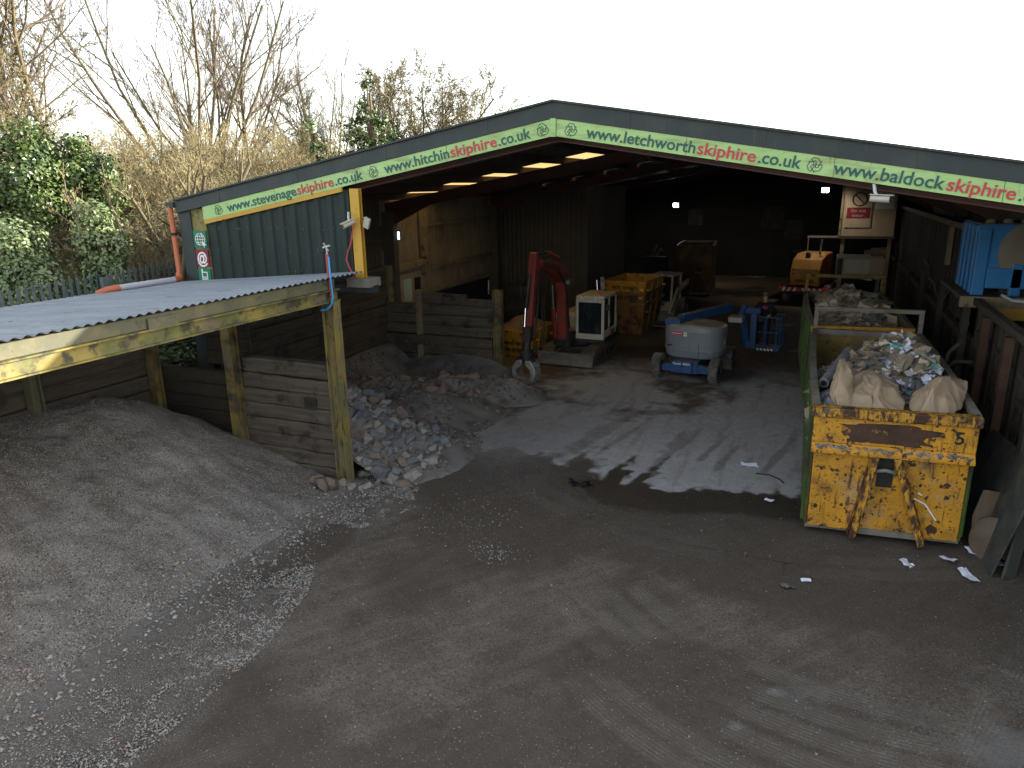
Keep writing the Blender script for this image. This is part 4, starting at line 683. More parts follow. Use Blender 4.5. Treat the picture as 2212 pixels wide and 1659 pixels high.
# ------------------------------------------------------------------ hook-lift containers
def roro(label, mats, loc, rz, L=6.7, W=2.28, H=2.2, group=None, number=True, hoop=True, cargo=True):
    t = thing('skip_container', label, 'container', (0,0,0), group); fr, side, inn = mats; zb = .14
    m = MB(); m.box(.05, 0, zb, W-.05, .06, 1.46); m.box(0, -.04, 1.62, W, .02, H-.16); m.build('front_panel', fr, t, bevel=.012)
    m = MB(); m.ext([(0, -.13, 1.46), (W, -.13, 1.46), (W, -.13, 1.52), (0, -.13, 1.52)], (0, .15, 0)); m.ext([(0, -.125, 1.52), (W, -.125, 1.52), (W, -.02, 1.62), (0, -.02, 1.62)], (0, .03, .0)); m.build('ledge', fr, t, bevel=.01)
    m = MB(); m.box(-.03, -.09, H-.16, W+.03, .12, H); m.build('front_rim', 'roro_rim' if fr == 'roro_yellow' else fr, t, bevel=.02)
    m = MB(); xl, xr = .94, 1.24
    for (tx, bx) in ((xl, .72), (xr, 1.72)):
        m.bar((tx, -.10, 1.47), (bx, -.13, .07), .10, .16, up=(0,1,0)); m.bar((tx-.06 if bx < 1 else tx+.06, -.03, 1.47), (bx-.06 if bx < 1 else bx+.06, -.06, .09), .02, .12, up=(0,1,0))
    m.build('hook_frame', 'roro_rim' if fr == 'roro_yellow' else fr, t, bevel=.01)
    MB().box(.99, -.012, .94, 1.22, -.001, 1.45).build('hook_recess', 'black', t)
    m = MB(); m.tube([(.95, -.05, 1.17), (.97, -.12, 1.24), (1.09, -.14, 1.27), (1.22, -.12, 1.24), (1.24, -.05, 1.17)], .03, 8); m.build('hook_bar', 'rim_steel', t)
    m = MB(); m.box(.78, -.02, .10, 1.7, .3, .20); m.box(.6, .3, .02, .78, L-.3, zb); m.box(1.62, .3, .02, 1.8, L-.3, zb); m.box(.02, .05, zb-.05, W-.02, L, zb); m.build('floor_frame', 'rim_steel', t)
    for x in (.66, 1.74): MB().tube([(x-.09, L-.5, .09), (x+.09, L-.5, .09)], .09, 12).build('roller', 'black', t)
    for x, dx in ((0, 1), (W, -1)):
        m = MB(); xa, xb = sorted((x, x+.03*dx)); m.box(xa, .06, zb, xb, L, H-.1); m.build('side_panel', side, t)
        m = MB()
        for k in range(9): 
            y = .25 + k*(L-.5)/8; m.box(*( (x-.055, y-.04, zb, x, y+.04, H-.12) if dx > 0 else (x, y-.04, zb, x+.055, y+.04, H-.12) ))
        m.build('side_ribs', side, t); rim = MB(); n = 12; pts = []
        for k in range(n+1): y = .06+(L-.06)*k/n; pts.append(Vector((x+.03*dx - dx*.05*math.sin(math.pi*k/n), y, H-.05)))
        for a, b in zip(pts, pts[1:]): rim.bar(a, b, .11, .1)
        rim.build('top_rim', 'rim_steel', t)
        m = MB(); xa, xb = sorted((x+.032*dx, x+.04*dx)); m.box(xa, .07, zb, xb, L-.02, H-.1); m.build('inner_lining', inn, t)
    MB().box(.03, L-.06, zb, W-.03, L, H-.06).build('rear_door', inn, t); MB().box(.0, L-.1, H-.12, W, L+.02, H).build('rear_rim', 'rim_steel', t)
    MB().box(.03, .06, zb, W-.03, L-.06, zb+.02).build('floor_plate', inn, t); MB().box(.05, .062, zb, W-.05, .07, H-.16).build('front_lining', inn, t)
    if hoop:
        m = MB(); m.box(-.02, L-.05, H, .08, L+.05, H+.44); m.box(W-.08, L-.05, H, W+.02, L+.05, H+.44); m.box(-.02, L-.05, H+.44, W+.02, L+.05, H+.54); m.build('rear_hoop', 'rim_steel' if fr == 'roro_yellow' else 'roro_inner', t, bevel=.01)
    if number:
        m = MB(); text(m, '5', (W-.30, -.045, 1.76), (1,0,0), (0,0,1), .12, .2); m.build('number', 'black', t)
        m = MB(); ro = random.Random(2); o = []
        for k in range(64):
            q = 2*math.pi*k/64; e = .5; cx_, cz_ = math.copysign(abs(math.cos(q))**e, math.cos(q)), math.copysign(abs(math.sin(q))**e, math.sin(q)); n_ = 1+mnoise.noise((math.cos(q)*2.2, math.sin(q)*2.2, 3.3))*.3+ro.uniform(-.07,.07); o.append((1.06+cx_*.70*n_*(1.08 if math.sin(q) > 0 else .8), 1.81+cz_*.165*n_))
        m.ext([(a, -.043, b) for a, b in o], (0, .002, 0)); m.build('rust_patch', 'rusty', t)
        m = MB()
        for (a, b), r in (((1.85, .30), .085), ((.33, 1.8), .03), ((.32,1.73), .026), ((1.98,1.06), .055), ((1.62,1.02),.03), ((2.0,.86),.045), ((.9,.7),.03), ((.42,1.15),.03), ((.55,1.08),.025), ((.62,1.18),.02), ((1.7,1.42),.03), ((.15,.5),.035), ((2.2,1.2),.03)):
            m = MB(); m.ext([(a+r*ro.uniform(.6,1.2)*math.cos(q), -.002, b+r*ro.uniform(.6,1.3)*math.sin(q)) for q in np.linspace(0, 6.0, 11)], (0, .001, 0)); m.build('rust_spot', 'rusty', t)
        m = MB()
        for a, b, c, d in ((1.55,.80,1.72,.72), (1.72,.72,1.9,.46), (1.55,.78,1.5,.6), (1.6,.9,1.66,.86)): m.bar((a, -.003, b), (c, -.003, d), .022, .002, up=(0,1,0))
        m.build('paint_scrawl', 'white', t)
        m = MB(); rp = random.Random(4)
        for k in range(70):
            x = rp.uniform(.05, W-.05); m.obox((x, -.075+rp.uniform(-.03,.03), 1.56+rp.uniform(-.02,.02)), (rp.uniform(.02,.12), rp.uniform(.02,.06), rp.uniform(.01,.03)), (rp.uniform(-.6,.6), rp.uniform(-.6,.6), rp.uniform(0,3)))
        m.build('ledge_debris', 'grey_card', t)
    for ch in list(t.children):
        if ch.type == 'MESH':
            for v in ch.data.vertices: v.co.y += .075*v.co.x*max(0, 1 - v.co.y/L)
    place(t, loc, rz); return t
c1 = roro('chipped yellow hook container in front, heaped with sacking and paper', ('roro_yellow', 'roro_green', 'roro_inner'), (.17, 11.72, .0), R_(6))
c1.rotation_euler = (0, 0, R_(.9))
c2 = roro('green sided hook container behind the yellow front one, heaped with cardboard', ('skip_yellow', 'roro_green', 'roro_inner'), (.02, 18.85, 0), R_(2.8), L=6.2, W=2.26, number=False)
c3 = roro('rusty yellow hook container at the dark back of the barn', ('rust_dark', 'rust_dark', 'rust_dark'), (-6.7, 37.3, 0), R_(4), L=3.6, W=1.75, H=2.6, number=False, hoop=False)

def sheetbit(mb, c, sx, sy, rd, amp=.05, n=3, tilt=.6):
    rot = Euler((rd.gauss(0,tilt), rd.gauss(0,tilt), rd.uniform(0,6.28))).to_matrix(); c = Vector(c); P = []; fx, fy = rd.uniform(-1,1), rd.uniform(-1,1)
    for i in range(n+1):
        row = []
        for j in range(n+1):
            u, v = i/n-.5, j/n-.5; row.append(c + rot @ Vector((u*sx*(1+rd.uniform(-.12,.12)), v*sy*(1+rd.uniform(-.12,.12)), amp*(fx*abs(u)*2 + fy*v*2) + rd.uniform(-amp,amp)*.6)))
        P.append(row)
    mb.grid(P, False)
rc = random.Random(21)
def mound(x0, x1, y0, y1, peaks, base):
    def f(x, y):
        h = base
        for px, py, ph, pr in peaks: h = max(h, ph - (ph-base)*math.hypot((x-px)*1.15, y-py)/pr)
        return h + (mnoise.noise((x*2.3, y*2.3, 3.1)))*.10
    return f
# load of the rear container: cardboard
f2 = mound(-.1, 2.0, 19, 25, [(.8, 22.2, 2.72, 2.6), (1.2, 20.4, 2.0, 1.6)], 1.6)
P = [[(x, y, f2(x, y)) for x in np.linspace(.1, 1.92, 24)] for y in np.linspace(18.95, 24.9, 50)]
ld = thing('cardboard_load', 'pale heap of torn cardboard filling the rear green container', 'waste', (.95, 21.8, 1.6)); MB().grid(P).build('heap', 'cardboard_pale', ld)['kind'] = 'stuff'
mbs = {k: MB() for k in ('cardboard', 'cardboard_pale', 'grey_card')}
for i in range(1000):
    x, y = rc.uniform(.12, 1.92), rc.uniform(19.0, 24.6); s = rc.choice((rc.uniform(.06, .16), rc.uniform(.12, .36))); k = rc.choices(list(mbs), [.25, .62, .13])[0]; sheetbit(mbs[k], (x, y, f2(x, y)+.05), s, s*rc.uniform(.5,1.2), rc, .03, 2, .35)
for k, q in mbs.items(): q.build('torn_sheets', k, ld)['kind'] = 'stuff'
# load of the front container: paper, card and sacking
f1 = mound(.2, 2.4, 12, 18, [(1.5, 15.0, 2.78, 2.1), (1.9, 14.5, 2.6, 1.4), (.9, 13.9, 2.15, 1.5), (1.3, 13.1, 2.1, 1.5)], 1.25)
P = [[(x, y, f1(x, y)) for x in np.linspace(.14, 2.26, 24)] for y in np.linspace(12.0, 18.2, 50)]
ld = thing('mixed_paper_load', 'heap of paper and torn card filling the front yellow container', 'waste', (1.2, 15, 1.4)); MB().grid(P).build('heap', 'cardboard', ld)['kind'] = 'stuff'
mbs = {k: MB() for k in ('cardboard', 'cardboard_pale', 'grey_card', 'paper', 'print_teal')}
for i in range(1250):
    x, y = rc.uniform(.2, 2.2), rc.uniform(12.2, 16.9); white = math.hypot(x-1.9, (y-14.4)*.6) < .62 or (x > 1.1 and y > 15.0 and rc.random() < .2)
    wt = [.16, .08, .1, .58, .08] if white else [.48, .22, .26, .03, .01]
    k = rc.choices(list(mbs), wt)[0]; s = rc.uniform(.05, .20) if k in ('paper', 'print_teal') else rc.choice((rc.uniform(.06, .18), rc.uniform(.14, .42))); sheetbit(mbs[k], (x, y, f1(x, y)+.06), s, s*rc.uniform(.5,1.1), rc, .05 if k != 'paper' else .035, 3, .4)
for k, q in mbs.items(): q.build('torn_sheets', k, ld)['kind'] = 'stuff'
def drape(name, label, corners, m, bulge=.18, n=44, seed=0, cat='sacking'):
    a, b, c, d = [Vector(p) for p in corners]; P = []
    rid = lambda x, y, z: (1-abs(mnoise.noise((x, y, z)))*2)
    for i in range(n+1):
        row = []
        for j in range(n+1):
            u, v = i/n, j/n; k_ = 1 - .24*(abs(2*u-1)*abs(2*v-1))**2; u, v = .5+(u-.5)*k_, .5+(v-.5)*k_; p = (a*(1-u)+b*u)*(1-v) + (d*(1-u)+c*u)*v; q = math.sin(math.pi*u)*math.sin(math.pi*v)
            wx = mnoise.noise((u*2+seed, v*2, 7.7))*.5
            fold = max(0, rid(u*2.2+seed+wx, v*2.2+wx, seed*.7))**3*.10 + max(0, rid(u*4.5+v*2+seed, v*3.2+wx, 2.2))**4*.055 + mnoise.noise((u*9+seed, v*8, 1.3))*.018
            ex_ = mnoise.noise((u*3+seed*2, v*3, 5.5))*.13 + mnoise.noise((u*11+seed*2, v*11, 4.5))*.02
            fold *= .25+.75*q; row.append(p + Vector((ex_, ex_*.7 - mnoise.noise((u*4, v*4, seed+9.1))*.10, q*bulge + fold - .06)))
        P.append(row)
    o = MB().grid(P).build(name, m); s = o.modifiers.new('cloth thickness', 'SOLIDIFY'); s.thickness = .008; return tag(o, label, cat)
drape('sacking_sheet', 'large tan sacking sheet draped over the front edge of the load', [(.66, 12.0, 2.0), (1.52, 12.1, 2.02), (1.42, 13.3, 2.42), (.60, 13.4, 2.48)], 'sacking', .16, seed=1)
drape('sacking_sheet', 'tan folded sack leaning over the right rim of the front container', [(1.50, 12.05, 1.98), (2.12, 12.15, 2.0), (2.62, 13.3, 2.52), (1.75, 13.3, 2.34)], 'sacking', .30, seed=5)
drape('sacking_sheet', 'crumpled tan sack on the left behind the big sheet', [(.36, 12.2, 2.0), (.8, 12.2, 2.0), (.7, 13.4, 2.5), (.52, 13.5, 2.72)], 'sacking', .2, seed=9)
drape('grey_board', 'dark grey sheet slumped in the front left corner of the container', [(.2, 12.15, 1.85), (.62, 12.1, 1.9), (.6, 13.3, 2.25), (.22, 13.2, 2.0)], 'grey_card', .1, seed=12, cat='board')
tb = thing('carpet_tube', 'grey carpet tube lying at the left rim inside the front container', 'tube', (.45, 14.2, 2.1)); MB().tube([(.3, 13.5, 2.12), (.72, 15.2, 2.36)], .09, 14).build('roll', 'grey_card', tb); MB().tube([(.297, 13.488, 2.119), (.31, 13.54, 2.126)], .05, 12).build('core', 'black', tb)
# litter on the ground
LIT = [(-.92, 14.4, .34, .13, 'white paper scrap alone on the concrete floor', 'paper'), (1.65, 11.15, .15, .2, 'white paper square below the hook frame foot', 'paper'), (2.24, 11.5, .2, .16, 'crumpled white paper at the container front right corner', 'paper'), (2.43, 11.08, .3, .16, 'largest white paper lying furthest forward on the right', 'paper'), (2.62, 11.95, .22, .14, 'printed paper bag between the container and round cardboard', 'paper'), (2.86, 11.62, .24, .16, 'white paper beside the round cardboard sheet', 'paper'), (3.0, 11.9, .3, .2, 'crumpled plastic sheet under the leaning boards', 'paper'), (.01, 9.86, .18, .16, 'translucent crumpled plastic in the middle of the dark yard', 'grey_card'), (.26, 10.1, .14, .05, 'small white strip next to the crumpled plastic', 'paper'), (-.42, 12.75, .16, .08, 'white scrap at the edge of the concrete left of the container', 'paper')]
for x, y, a, b, lab, mt in LIT:
    m = MB(); sheetbit(m, (x, y, .03), a, b, rc, min(.035, b*.16), 4, .1); o = m.build('paper_scrap', mt); tag(o, lab, 'paper')
m = MB()
for i in range(5): sheetbit(m, (-3.9+rc.uniform(-.15,.2), 12.25+rc.uniform(-.06,.06), .05), .22, .12, rc, .04, 3, .3)
tag(m.build('black_rag', 'black'), 'crumpled black rag in the mud near the slab edge', 'rag')
tag(MB().tube([(-.75, 14.0, .02), (-.5, 13.95, .05), (-.3, 13.85, .02), (-.22, 13.7, .02)], .012, 5).build('bent_rod', 'black'), 'thin bent rod lying on the concrete near the paper scrap', 'rod')

# ------------------------------------------------------------------ tracked excavator with stone grab
ex = thing('excavator', 'red and white tracked excavator with a steel stone grab and dozer blade', 'excavator', (-7.1, 22.5, 0))
m = MB(); m.ext([(-8.1, 21.1, .02), (-8.1, 21.02, .06), (-8.1, 21.1, .22), (-8.1, 21.04, .44), (-8.1, 21.16, .46), (-8.1, 21.2, .22), (-8.1, 21.18, .02)], (1.9, 0, 0)); m.build('blade', 'blade', ex, bevel=.01)
m = MB(); m.bar((-7.7, 21.2, .25), (-7.5, 21.9, .42), .12, .14); m.bar((-6.6, 21.2, .25), (-6.8, 21.9, .42), .12, .14); m.build('blade_arm', 'track_mud', ex)
for x0 in (-8.05, -6.62):
    m = MB(); pr = [(21.32, .2), (21.4, .06), (21.6, .0), (23.6, .0), (23.85, .08), (23.92, .25), (23.85, .46), (23.6, .56), (21.6, .56), (21.4, .46), (21.32, .34)]
    m.ext([(x0, y, z) for y, z in pr], (.4, 0, 0))
    for k in range(26):
        y = 21.45+k*.093; m.box(x0-.005, y, .56, x0+.405, y+.045, .585)
    m.build('track', 'track_mud', ex, bevel=.01)
    m = MB(); [m.lathe([(.001,0),(.13,0),(.13,.03),(.001,.03)], (x0+(.4 if x0 > -7 else -.03), 21.65+k*.4, .28), (1,0,0), 14) for k in range(5)]; m.build('road_wheel', 'black', ex)
MB().box(-7.6, 21.8, .3, -6.65, 23.5, .52).build('undercarriage', 'black', ex); MB().lathe([(.001,.2),(.55,.2),(.55,0),(.001,0)], (-7.1, 22.6, .48), (0,0,1), 24).build('slew_ring', 'black', ex)
m = MB(); m.ext([(-8.05, 22.3, .68), (-7.95, 21.95, .68), (-6.1, 21.95, .68), (-6.05, 23.4, .68), (-6.4, 24.1, .68), (-7.1, 24.35, .68), (-7.8, 24.1, .68)], (0, 0, .16)); m.build('deck', 'black', ex, bevel=.02)
m = MB(); m.ext([(-8.1, 22.5, .84), (-7.2, 22.5, .84), (-7.2, 23.2, .84), (-6.1, 23.3, .84), (-6.4, 24.15, .84), (-7.1, 24.42, .84), (-7.9, 24.1, .84)], (0, 0, .68)); m.build('engine_cover', 'white_paint', ex, bevel=.16)
# cab
cx0, cx1, cy0, cy1, cz0, cz1 = -7.08, -6.12, 21.88, 23.25, .80, 2.2
m = MB(); m.box(cx0, cy0, cz1-.12, cx1, cy1, cz1); m.build('cab_roof', 'white_paint', ex, bevel=.05)
m = MB(); m.ext([(cx0, cy0, cz0-.02), (cx1, cy0, cz0-.02), (cx1, cy0, cz0+.16), (cx0, cy0, cz0+.16)], (0, .06, 0)); m.box(cx0, cy0, cz0+.16, cx0+.09, cy0+.08, cz1-.11); m.box(cx1-.09, cy0, cz0+.16, cx1, cy0+.08, cz1-.11); m.box(cx0+.09, cy0, cz1-.22, cx1-.09, cy0+.06, cz1-.11)
m.box(cx1-.07, cy0+.55, cz0, cx1, cy0+.64, cz1-.1); m.box(cx1-.07, cy1-.1, cz0, cx1, cy1, cz1-.1); m.box(cx0, cy1-.1, cz0, cx0+.08, cy1, cz1-.1); m.box(cx1-.05, cy0+.06, cz0-.02, cx1, cy1-.1, cz0+.28); m.box(cx0, cy0+.06, cz0-.02, cx0+.05, cy1-.1, cz0+.4); m.build('cab_frame', 'white_paint', ex, bevel=.02)
m = MB(); m.box(cx0+.085, cy0+.03, cz0+.15, cx1-.085, cy0+.04, cz1-.21); m.build('windscreen', 'glass_dark', ex)
m = MB(); m.box(cx1-.035, cy0+.07, cz0+.27, cx1-.025, cy1-.1, cz1-.12); m.build('side_window', 'glass_dark', ex); MB().box(cx0+.02, cy0+.07, cz0+.39, cx0+.03, cy1-.1, cz1-.12).build('side_window', 'glass_dark', ex)
m = MB(); m.box(cx0+.3, cy0+.75, cz0+.2, cx1-.3, cy0+1.0, cz0+.95); m.box(cx0+.28, cy0+.45, cz0+.2, cx1-.28, cy0+.9, cz0+.42); m.build('seat', 'black', ex, bevel=.04)
for x in (cx0+.22, cx1-.26): MB().obox((x, cy0-.03, cz1-.06), (.1, .06, .08)).build('work_light', 'glass_pale', ex)
m = MB(); m.tube([(cx1+.02, cy0+.5, cz1-.5), (cx1+.05, cy0+.5, cz1-.9), (cx1+.02, cy0+.5, cz0+.3)], .018, 6); m.tube([(cx0+.25, cy1+.1, cz1-.1), (cx0+.2, cy1+.15, cz1+.32)], .02, 6); m.build('grab_rail', 'chrome', ex); MB().bar((cx0+.3, cy0+.02, cz0+.2), (cx0+.52, cy0+.015, cz0+.85), .015, .012).build('wiper', 'black', ex); MB().obox((cx1+.10, cy0+.05, cz1-.35), (.12, .03, .2)).build('mirror', 'black', ex); MB().box(cx0-.02, cy0+.02, .66, cx1+.02, cy1, cz0-.03).build('cab_skirt', 'black', ex, bevel=.02); MB().box(cx1+.001, cy0+.75, cz0+.02, cx1+.006, cy1-.2, cz0+.2).build('decal', 'exc_red', ex); MB().bar((cx0+.42, cy1+.15, cz1-.3), (cx0+.38, cy1+.2, cz1+.42), .12, .1).build('exhaust', 'steel', ex)
MB().tube([(cx1-.2, cy0+.2, cz1), (cx1-.2, cy0+.2, cz1+.12)], .05, 10).build('beacon', 'orange_pipe', ex)
# boom, stick and rams
bx = -7.3
def plate_arm(mb, pts, wd):                                        # side profile in y, z extruded across x
    mb.ext([(bx-wd/2, y, z) for y, z in pts], (wd, 0, 0))
m = MB(); plate_arm(m, [(21.20, .85), (21.52, .85), (21.46, 2.0), (21.42, 2.85), (21.25, 3.18), (20.4, 3.42), (19.25, 3.58), (19.12, 3.46), (19.25, 3.34), (20.3, 3.02), (20.95, 2.72), (21.12, 2.3), (21.14, 1.6)], .30); m.build('boom', 'exc_red', ex, bevel=.02)
MB().box(bx-.24, 21.2, .62, bx+.24, 21.75, 1.05).build('boom_bracket', 'black', ex, bevel=.03)
m = MB(); plate_arm(m, [(19.22, 3.52), (19.06, 3.82), (18.92, 3.80), (18.80, 3.3), (18.50, 1.85), (18.46, 1.68), (18.66, 1.64), (18.92, 2.6), (19.14, 3.2)], .24); m.build('stick', 'exc_red', ex, bevel=.02)
m = MB(); m.tube([(bx, 20.85, 3.48), (bx, 20.0, 3.72)], .075, 12); m.build('stick_ram', 'exc_red', ex); MB().tube([(bx, 20.0, 3.72), (bx, 19.05, 3.76)], .035, 10).build('ram_rod', 'black', ex)
for dx in (-.19,): 
    MB().tube([(bx+dx, 21.15, .95), (bx+dx, 20.95, 1.9)], .075, 12).build('boom_ram', 'exc_red', ex); MB().tube([(bx+dx, 20.95, 1.9), (bx+dx, 20.85, 2.65)], .035, 10).build('ram_rod', 'chrome', ex)
m = MB(); m.tube([(bx-.03, 18.74, 3.2), (bx-.03, 18.48, 2.3)], .06, 12); m.build('bucket_ram', 'black', ex); MB().tube([(bx-.05, 18.48, 2.3), (bx-.05, 18.40, 1.78)], .03, 10).build('ram_rod', 'chrome', ex)
MB().obox((bx+.2, 21.2, 2.72), (.14, .12, .12)).build('boom_light', 'steel', ex)
m = MB()
for dx, q in ((.17, 0), (.2, .1), (-.16, .05)): m.tube([(bx+dx, 21.4, 1.2), (bx+dx, 21.1, 2.6), (bx+dx, 20.3, 3.2+q), (bx+dx*.9, 19.4, 3.4+q), (bx+dx, 18.95, 3.0), (bx+dx*1.2, 18.7, 2.2), (bx+dx*1.1, 18.55, 1.5)], .017, 6)
for dx in (-.25, -.3): m.tube([(bx+dx, 18.9, 3.3), (bx+dx-.02, 18.7, 2.9), (bx+dx, 18.72, 2.5)], .015, 6)
for dx in (.33, .40): m.tube([(bx+dx-.1, 19.0, 2.6), (bx+dx, 18.8, 1.9), (bx+dx+.03, 18.7, 1.25), (bx+.1, 18.45, .95)], .015, 6)
m.build('hydraulic_hoses', 'black', ex)
m = MB(); m.ext([(bx-.12, 18.4, 1.8), (bx-.12, 18.72, 1.72), (bx-.12, 18.62, 1.35), (bx-.12, 18.35, 1.3)], (.24, 0, 0)); m.tube([(bx, 18.45, 1.35), (bx, 18.40, 1.1)], .12, 14); m.build('grab_link', 'black', ex, bevel=.02)
m = MB(); m.tube([(bx, 18.40, 1.12), (bx, 18.38, .86)], .19, 16); m.box(bx-.25, 18.24, .72, bx+.25, 18.52, .9); m.build('grab_rotator', 'black', ex, bevel=.02)
for s in (-1, 1):
    m = MB(); o = [(.06, .86), (.20, .84), (.34, .66), (.37, .45), (.30, .24), (.10, .06), (.02, .05), (.02, .16), (.16, .28), (.22, .45), (.18, .60), (.06, .70)]
    m.ext([(bx+s*a, 18.16, b) for a, b in (o if s > 0 else o[::-1])], (0, .44, 0)); m.build('grab_jaw', 'steel', ex, bevel=.015)
ex.rotation_euler = (0, 0, R_(-2)); 

# ------------------------------------------------------------------ boom lift
bl = thing('boom_lift', 'blue self-propelled boom lift with a rounded grey hood and low basket', 'boom lift', (0, 0, 0))
def wheel(parent, c, r, wd, lug=True, name='wheel', rim='lift_blue'):
    c = Vector(c); h = wd/2; m = MB(); m.lathe([(r*.55,-h),(r*.86,-h),(r*.97,-h*.8),(r,-h*.45),(r,h*.45),(r*.97,h*.8),(r*.86,h),(r*.55,h)], c, (1,0,0), 30)
    if lug:
        for k in range(18):
            a = 2*math.pi*k/18
            for sg in (-1, 1):
                b = a + (.0 if sg > 0 else .17); cc = c + Vector((sg*h*.46, math.cos(b)*r*1.01, math.sin(b)*r*1.01)); m.obox(cc, (h*.95, .05, .045), (b-math.pi/2, 0, 0) if True else None)
    w_ = m.build(name, 'rubber', parent); q = MB(); q.lathe([(.001,-h*.55),(r*.3,-h*.6),(r*.35,-h*.4),(r*.56,-h*.7),(r*.56,h*.7),(r*.35,h*.4),(r*.3,h*.6),(.001,h*.55)], c, (1,0,0), 20); q.build('rim', rim, w_); return w_
for x, y in ((-.85, -.9), (.85, -.9), (-.85, .95), (.85, .95)): wheel(bl, (x, y, .36), .36, .26)
m = MB(); m.box(-.36, -1.02, .24, .36, .9, .60); m.ext([(-.72, -1.0, .26), (.72, -1.0, .26), (.72, -1.0, .44), (.40, -1.0, .5), (-.40, -1.0, .5), (-.72, -1.0, .44)], (0, .22, 0)); m.box(-.74, .84, .26, .74, 1.06, .5); m.build('chassis', 'lift_blue', bl, bevel=.015)
m = MB(); m.box(-.40, -1.10, .25, .22, -1.0, .60); m.build('front_plate', 'lift_blue', bl, bevel=.015)
m = MB(); text(m, 'Genie  800A', (-.09, -1.105, .50), (1,0,0), (0,0,1), .52, .065, mid=True, bold=.02); m.build('lettering', 'white', bl); MB().box(-.14, -1.11, .44, .0, -1.10, .48).build('tow_slot', 'black', bl)
m = MB(); m.lathe([(.001,.0),(.5,.0),(.5,.12),(.001,.12)], (0, 0, .58), (0,0,1), 28); m.build('slew_ring', 'black', bl)
m = MB(); pl = []
for k in range(36):
    a = 2*math.pi*k/36; c, s = math.cos(a), math.sin(a); pl.append((math.copysign(abs(c)**.62, c)*.90+.03, math.copysign(abs(s)**.75, s)*(.82 if s < 0 else .55)))
n = len(pl); vs = []; fs = []
for zz, k in ((.62,.88),(.66,.93),(.84,.965),(.86,.985),(.885,.975),(1.42,1.0),(1.53,.975),(1.575,.90),(1.59,.7),(1.60,0.05)): vs += [(x*k, y*k, zz + (.05*(1-abs(x)) if zz > 1.5 else 0)) for x, y in pl]
L9 = 10; fs = [(i*n+j, i*n+(j+1)%n, (i+1)*n+(j+1)%n, (i+1)*n+j) for i in range(L9-1) for j in range(n)]; m.add(vs, fs, False); m.build('hood', 'lift_grey', bl)
m = MB(); m.box(.30, -.80, .68, .312, -.76, 1.5); m.build('hood_seam', 'black', bl); MB().box(-.62, -.80, .98, -.5, -.775, 1.02).build('hood_latch', 'black', bl)
m = MB(); m.ext([(-.52, -.812, 1.33), (-.16, -.835, 1.33), (-.16, -.835, 1.42), (-.52, -.812, 1.42)], (0, .03, 0)); m.build('sticker', 'sticker_red', bl)
m = MB(); m.ext([(-.15, -.836, 1.30), (-.05, -.838, 1.30), (-.05, -.838, 1.42), (-.15, -.836, 1.42)], (0, .03, 0)); m.build('sticker_end', 'white', bl)
m = MB(); text(m, 'UK', (-.14, -.839, 1.35), (1,0,0), (0,0,1), .08, .05, .003, .02); m.build('sticker_letters', 'sticker_red', bl); m = MB()
for k, wd in enumerate((.04,.05,.03,.05,.045,.03)): m.obox((-.48+k*.055, -.827-.0006*k*4, 1.375), (wd, .01, .02))
m.build('sticker_letters', 'white', bl)
MB().obox((.885, -.30, 1.36), (.01, .26, .08), (0,0,.12)).build('sticker', 'sticker_red', bl); MB().obox((.915, -.16, 1.12), (.012, .16, .16), (0,0,.1)).build('yellow_label', 'yellow_print', bl)
bo = MB(); bo.bar((-.42, -.2, 1.70), (.5, 2.1, 1.76), .24, .24); bo.build('boom', 'lift_blue', bl, bevel=.015)
m = MB(); m.box(-.78, -.62, 1.56, -.32, -.22, 1.74); m.build('boom_pivot', 'lift_blue', bl, bevel=.02); MB().box(.5, 2.0, 1.28, .95, 2.5, 1.46).build('boom_knuckle', 'white_paint', bl, bevel=.03)
m = MB(); m.bar((.78, 2.55, 1.42), (.92, 2.5, 1.78), .12, .16); m.bar((.84, 2.55, 1.62), (1.36, 2.72, 1.60), .16, .18); m.bar((.82, 2.6, 1.5), (.98, 2.7, .35), .14, .2); m.bar((.95, 2.7, .45), (1.28, 2.8, .42), .16, .2); m.build('jib', 'lift_blue', bl, bevel=.015)
MB().box(1.08, 2.68, .38, 1.28, 2.86, 1.5).build('jib_mount', 'lift_blue', bl, bevel=.02); MB().tube([(.93, 2.75, 1.4), (1.03, 2.78, .7)], .05, 10).build('jib_ram', 'black', bl)
bkx0, bkx1, bky0, bky1, bz = 1.12, 1.98, 2.95, 3.75, .32
m = MB(); m.box(bkx0, bky0, bz-.06, bkx1, bky1, bz); m.build('basket_floor', 'lift_blue', bl)
for k in range(5): MB().ext([(1.32+k*.11, bky0-.004, bz-.075), (1.37+k*.11, bky0-.004, bz-.075), (1.325+k*.11, bky0-.004, bz-.005), (1.275+k*.11, bky0-.004, bz-.005)], (0, .003, 0)).build('hazard_stripe', 'yellow_print' if k < 0 else 'white', bl)
m = MB()
for z in (.86, 1.36):
    P = [(bkx0,bky0,z), (bkx1,bky0,z), (bkx1,bky1,z), (bkx0,bky1,z), (bkx0,bky0,z)]
    for a, b in zip(P, P[1:]): m.tube([a, b], .02, 7)
for x, y in ((bkx0,bky0),(1.55,bky0),(bkx1,bky0),(bkx1,3.35),(bkx1,bky1),(1.6,bky1),(bkx0,bky1)): m.tube([(x,y,bz), (x,y,1.36)], .02, 7)
m.tube([(1.5,bky0-.02,bz),(1.5,bky0-.02,1.3),(1.54,bky0-.02,1.36),(1.84,bky0-.02,1.36),(1.88,bky0-.02,1.3),(1.88,bky0-.02,bz)], .022, 7); m.build('basket_rail', 'lift_blue', bl); MB().box(bkx0+.05, bky0-.03, 1.2, bkx0+.35, bky0+.12, 1.34).build('control_box', 'black', bl, bevel=.02)
place(bl, (-3.2, 21.62, 0), R_(-6))
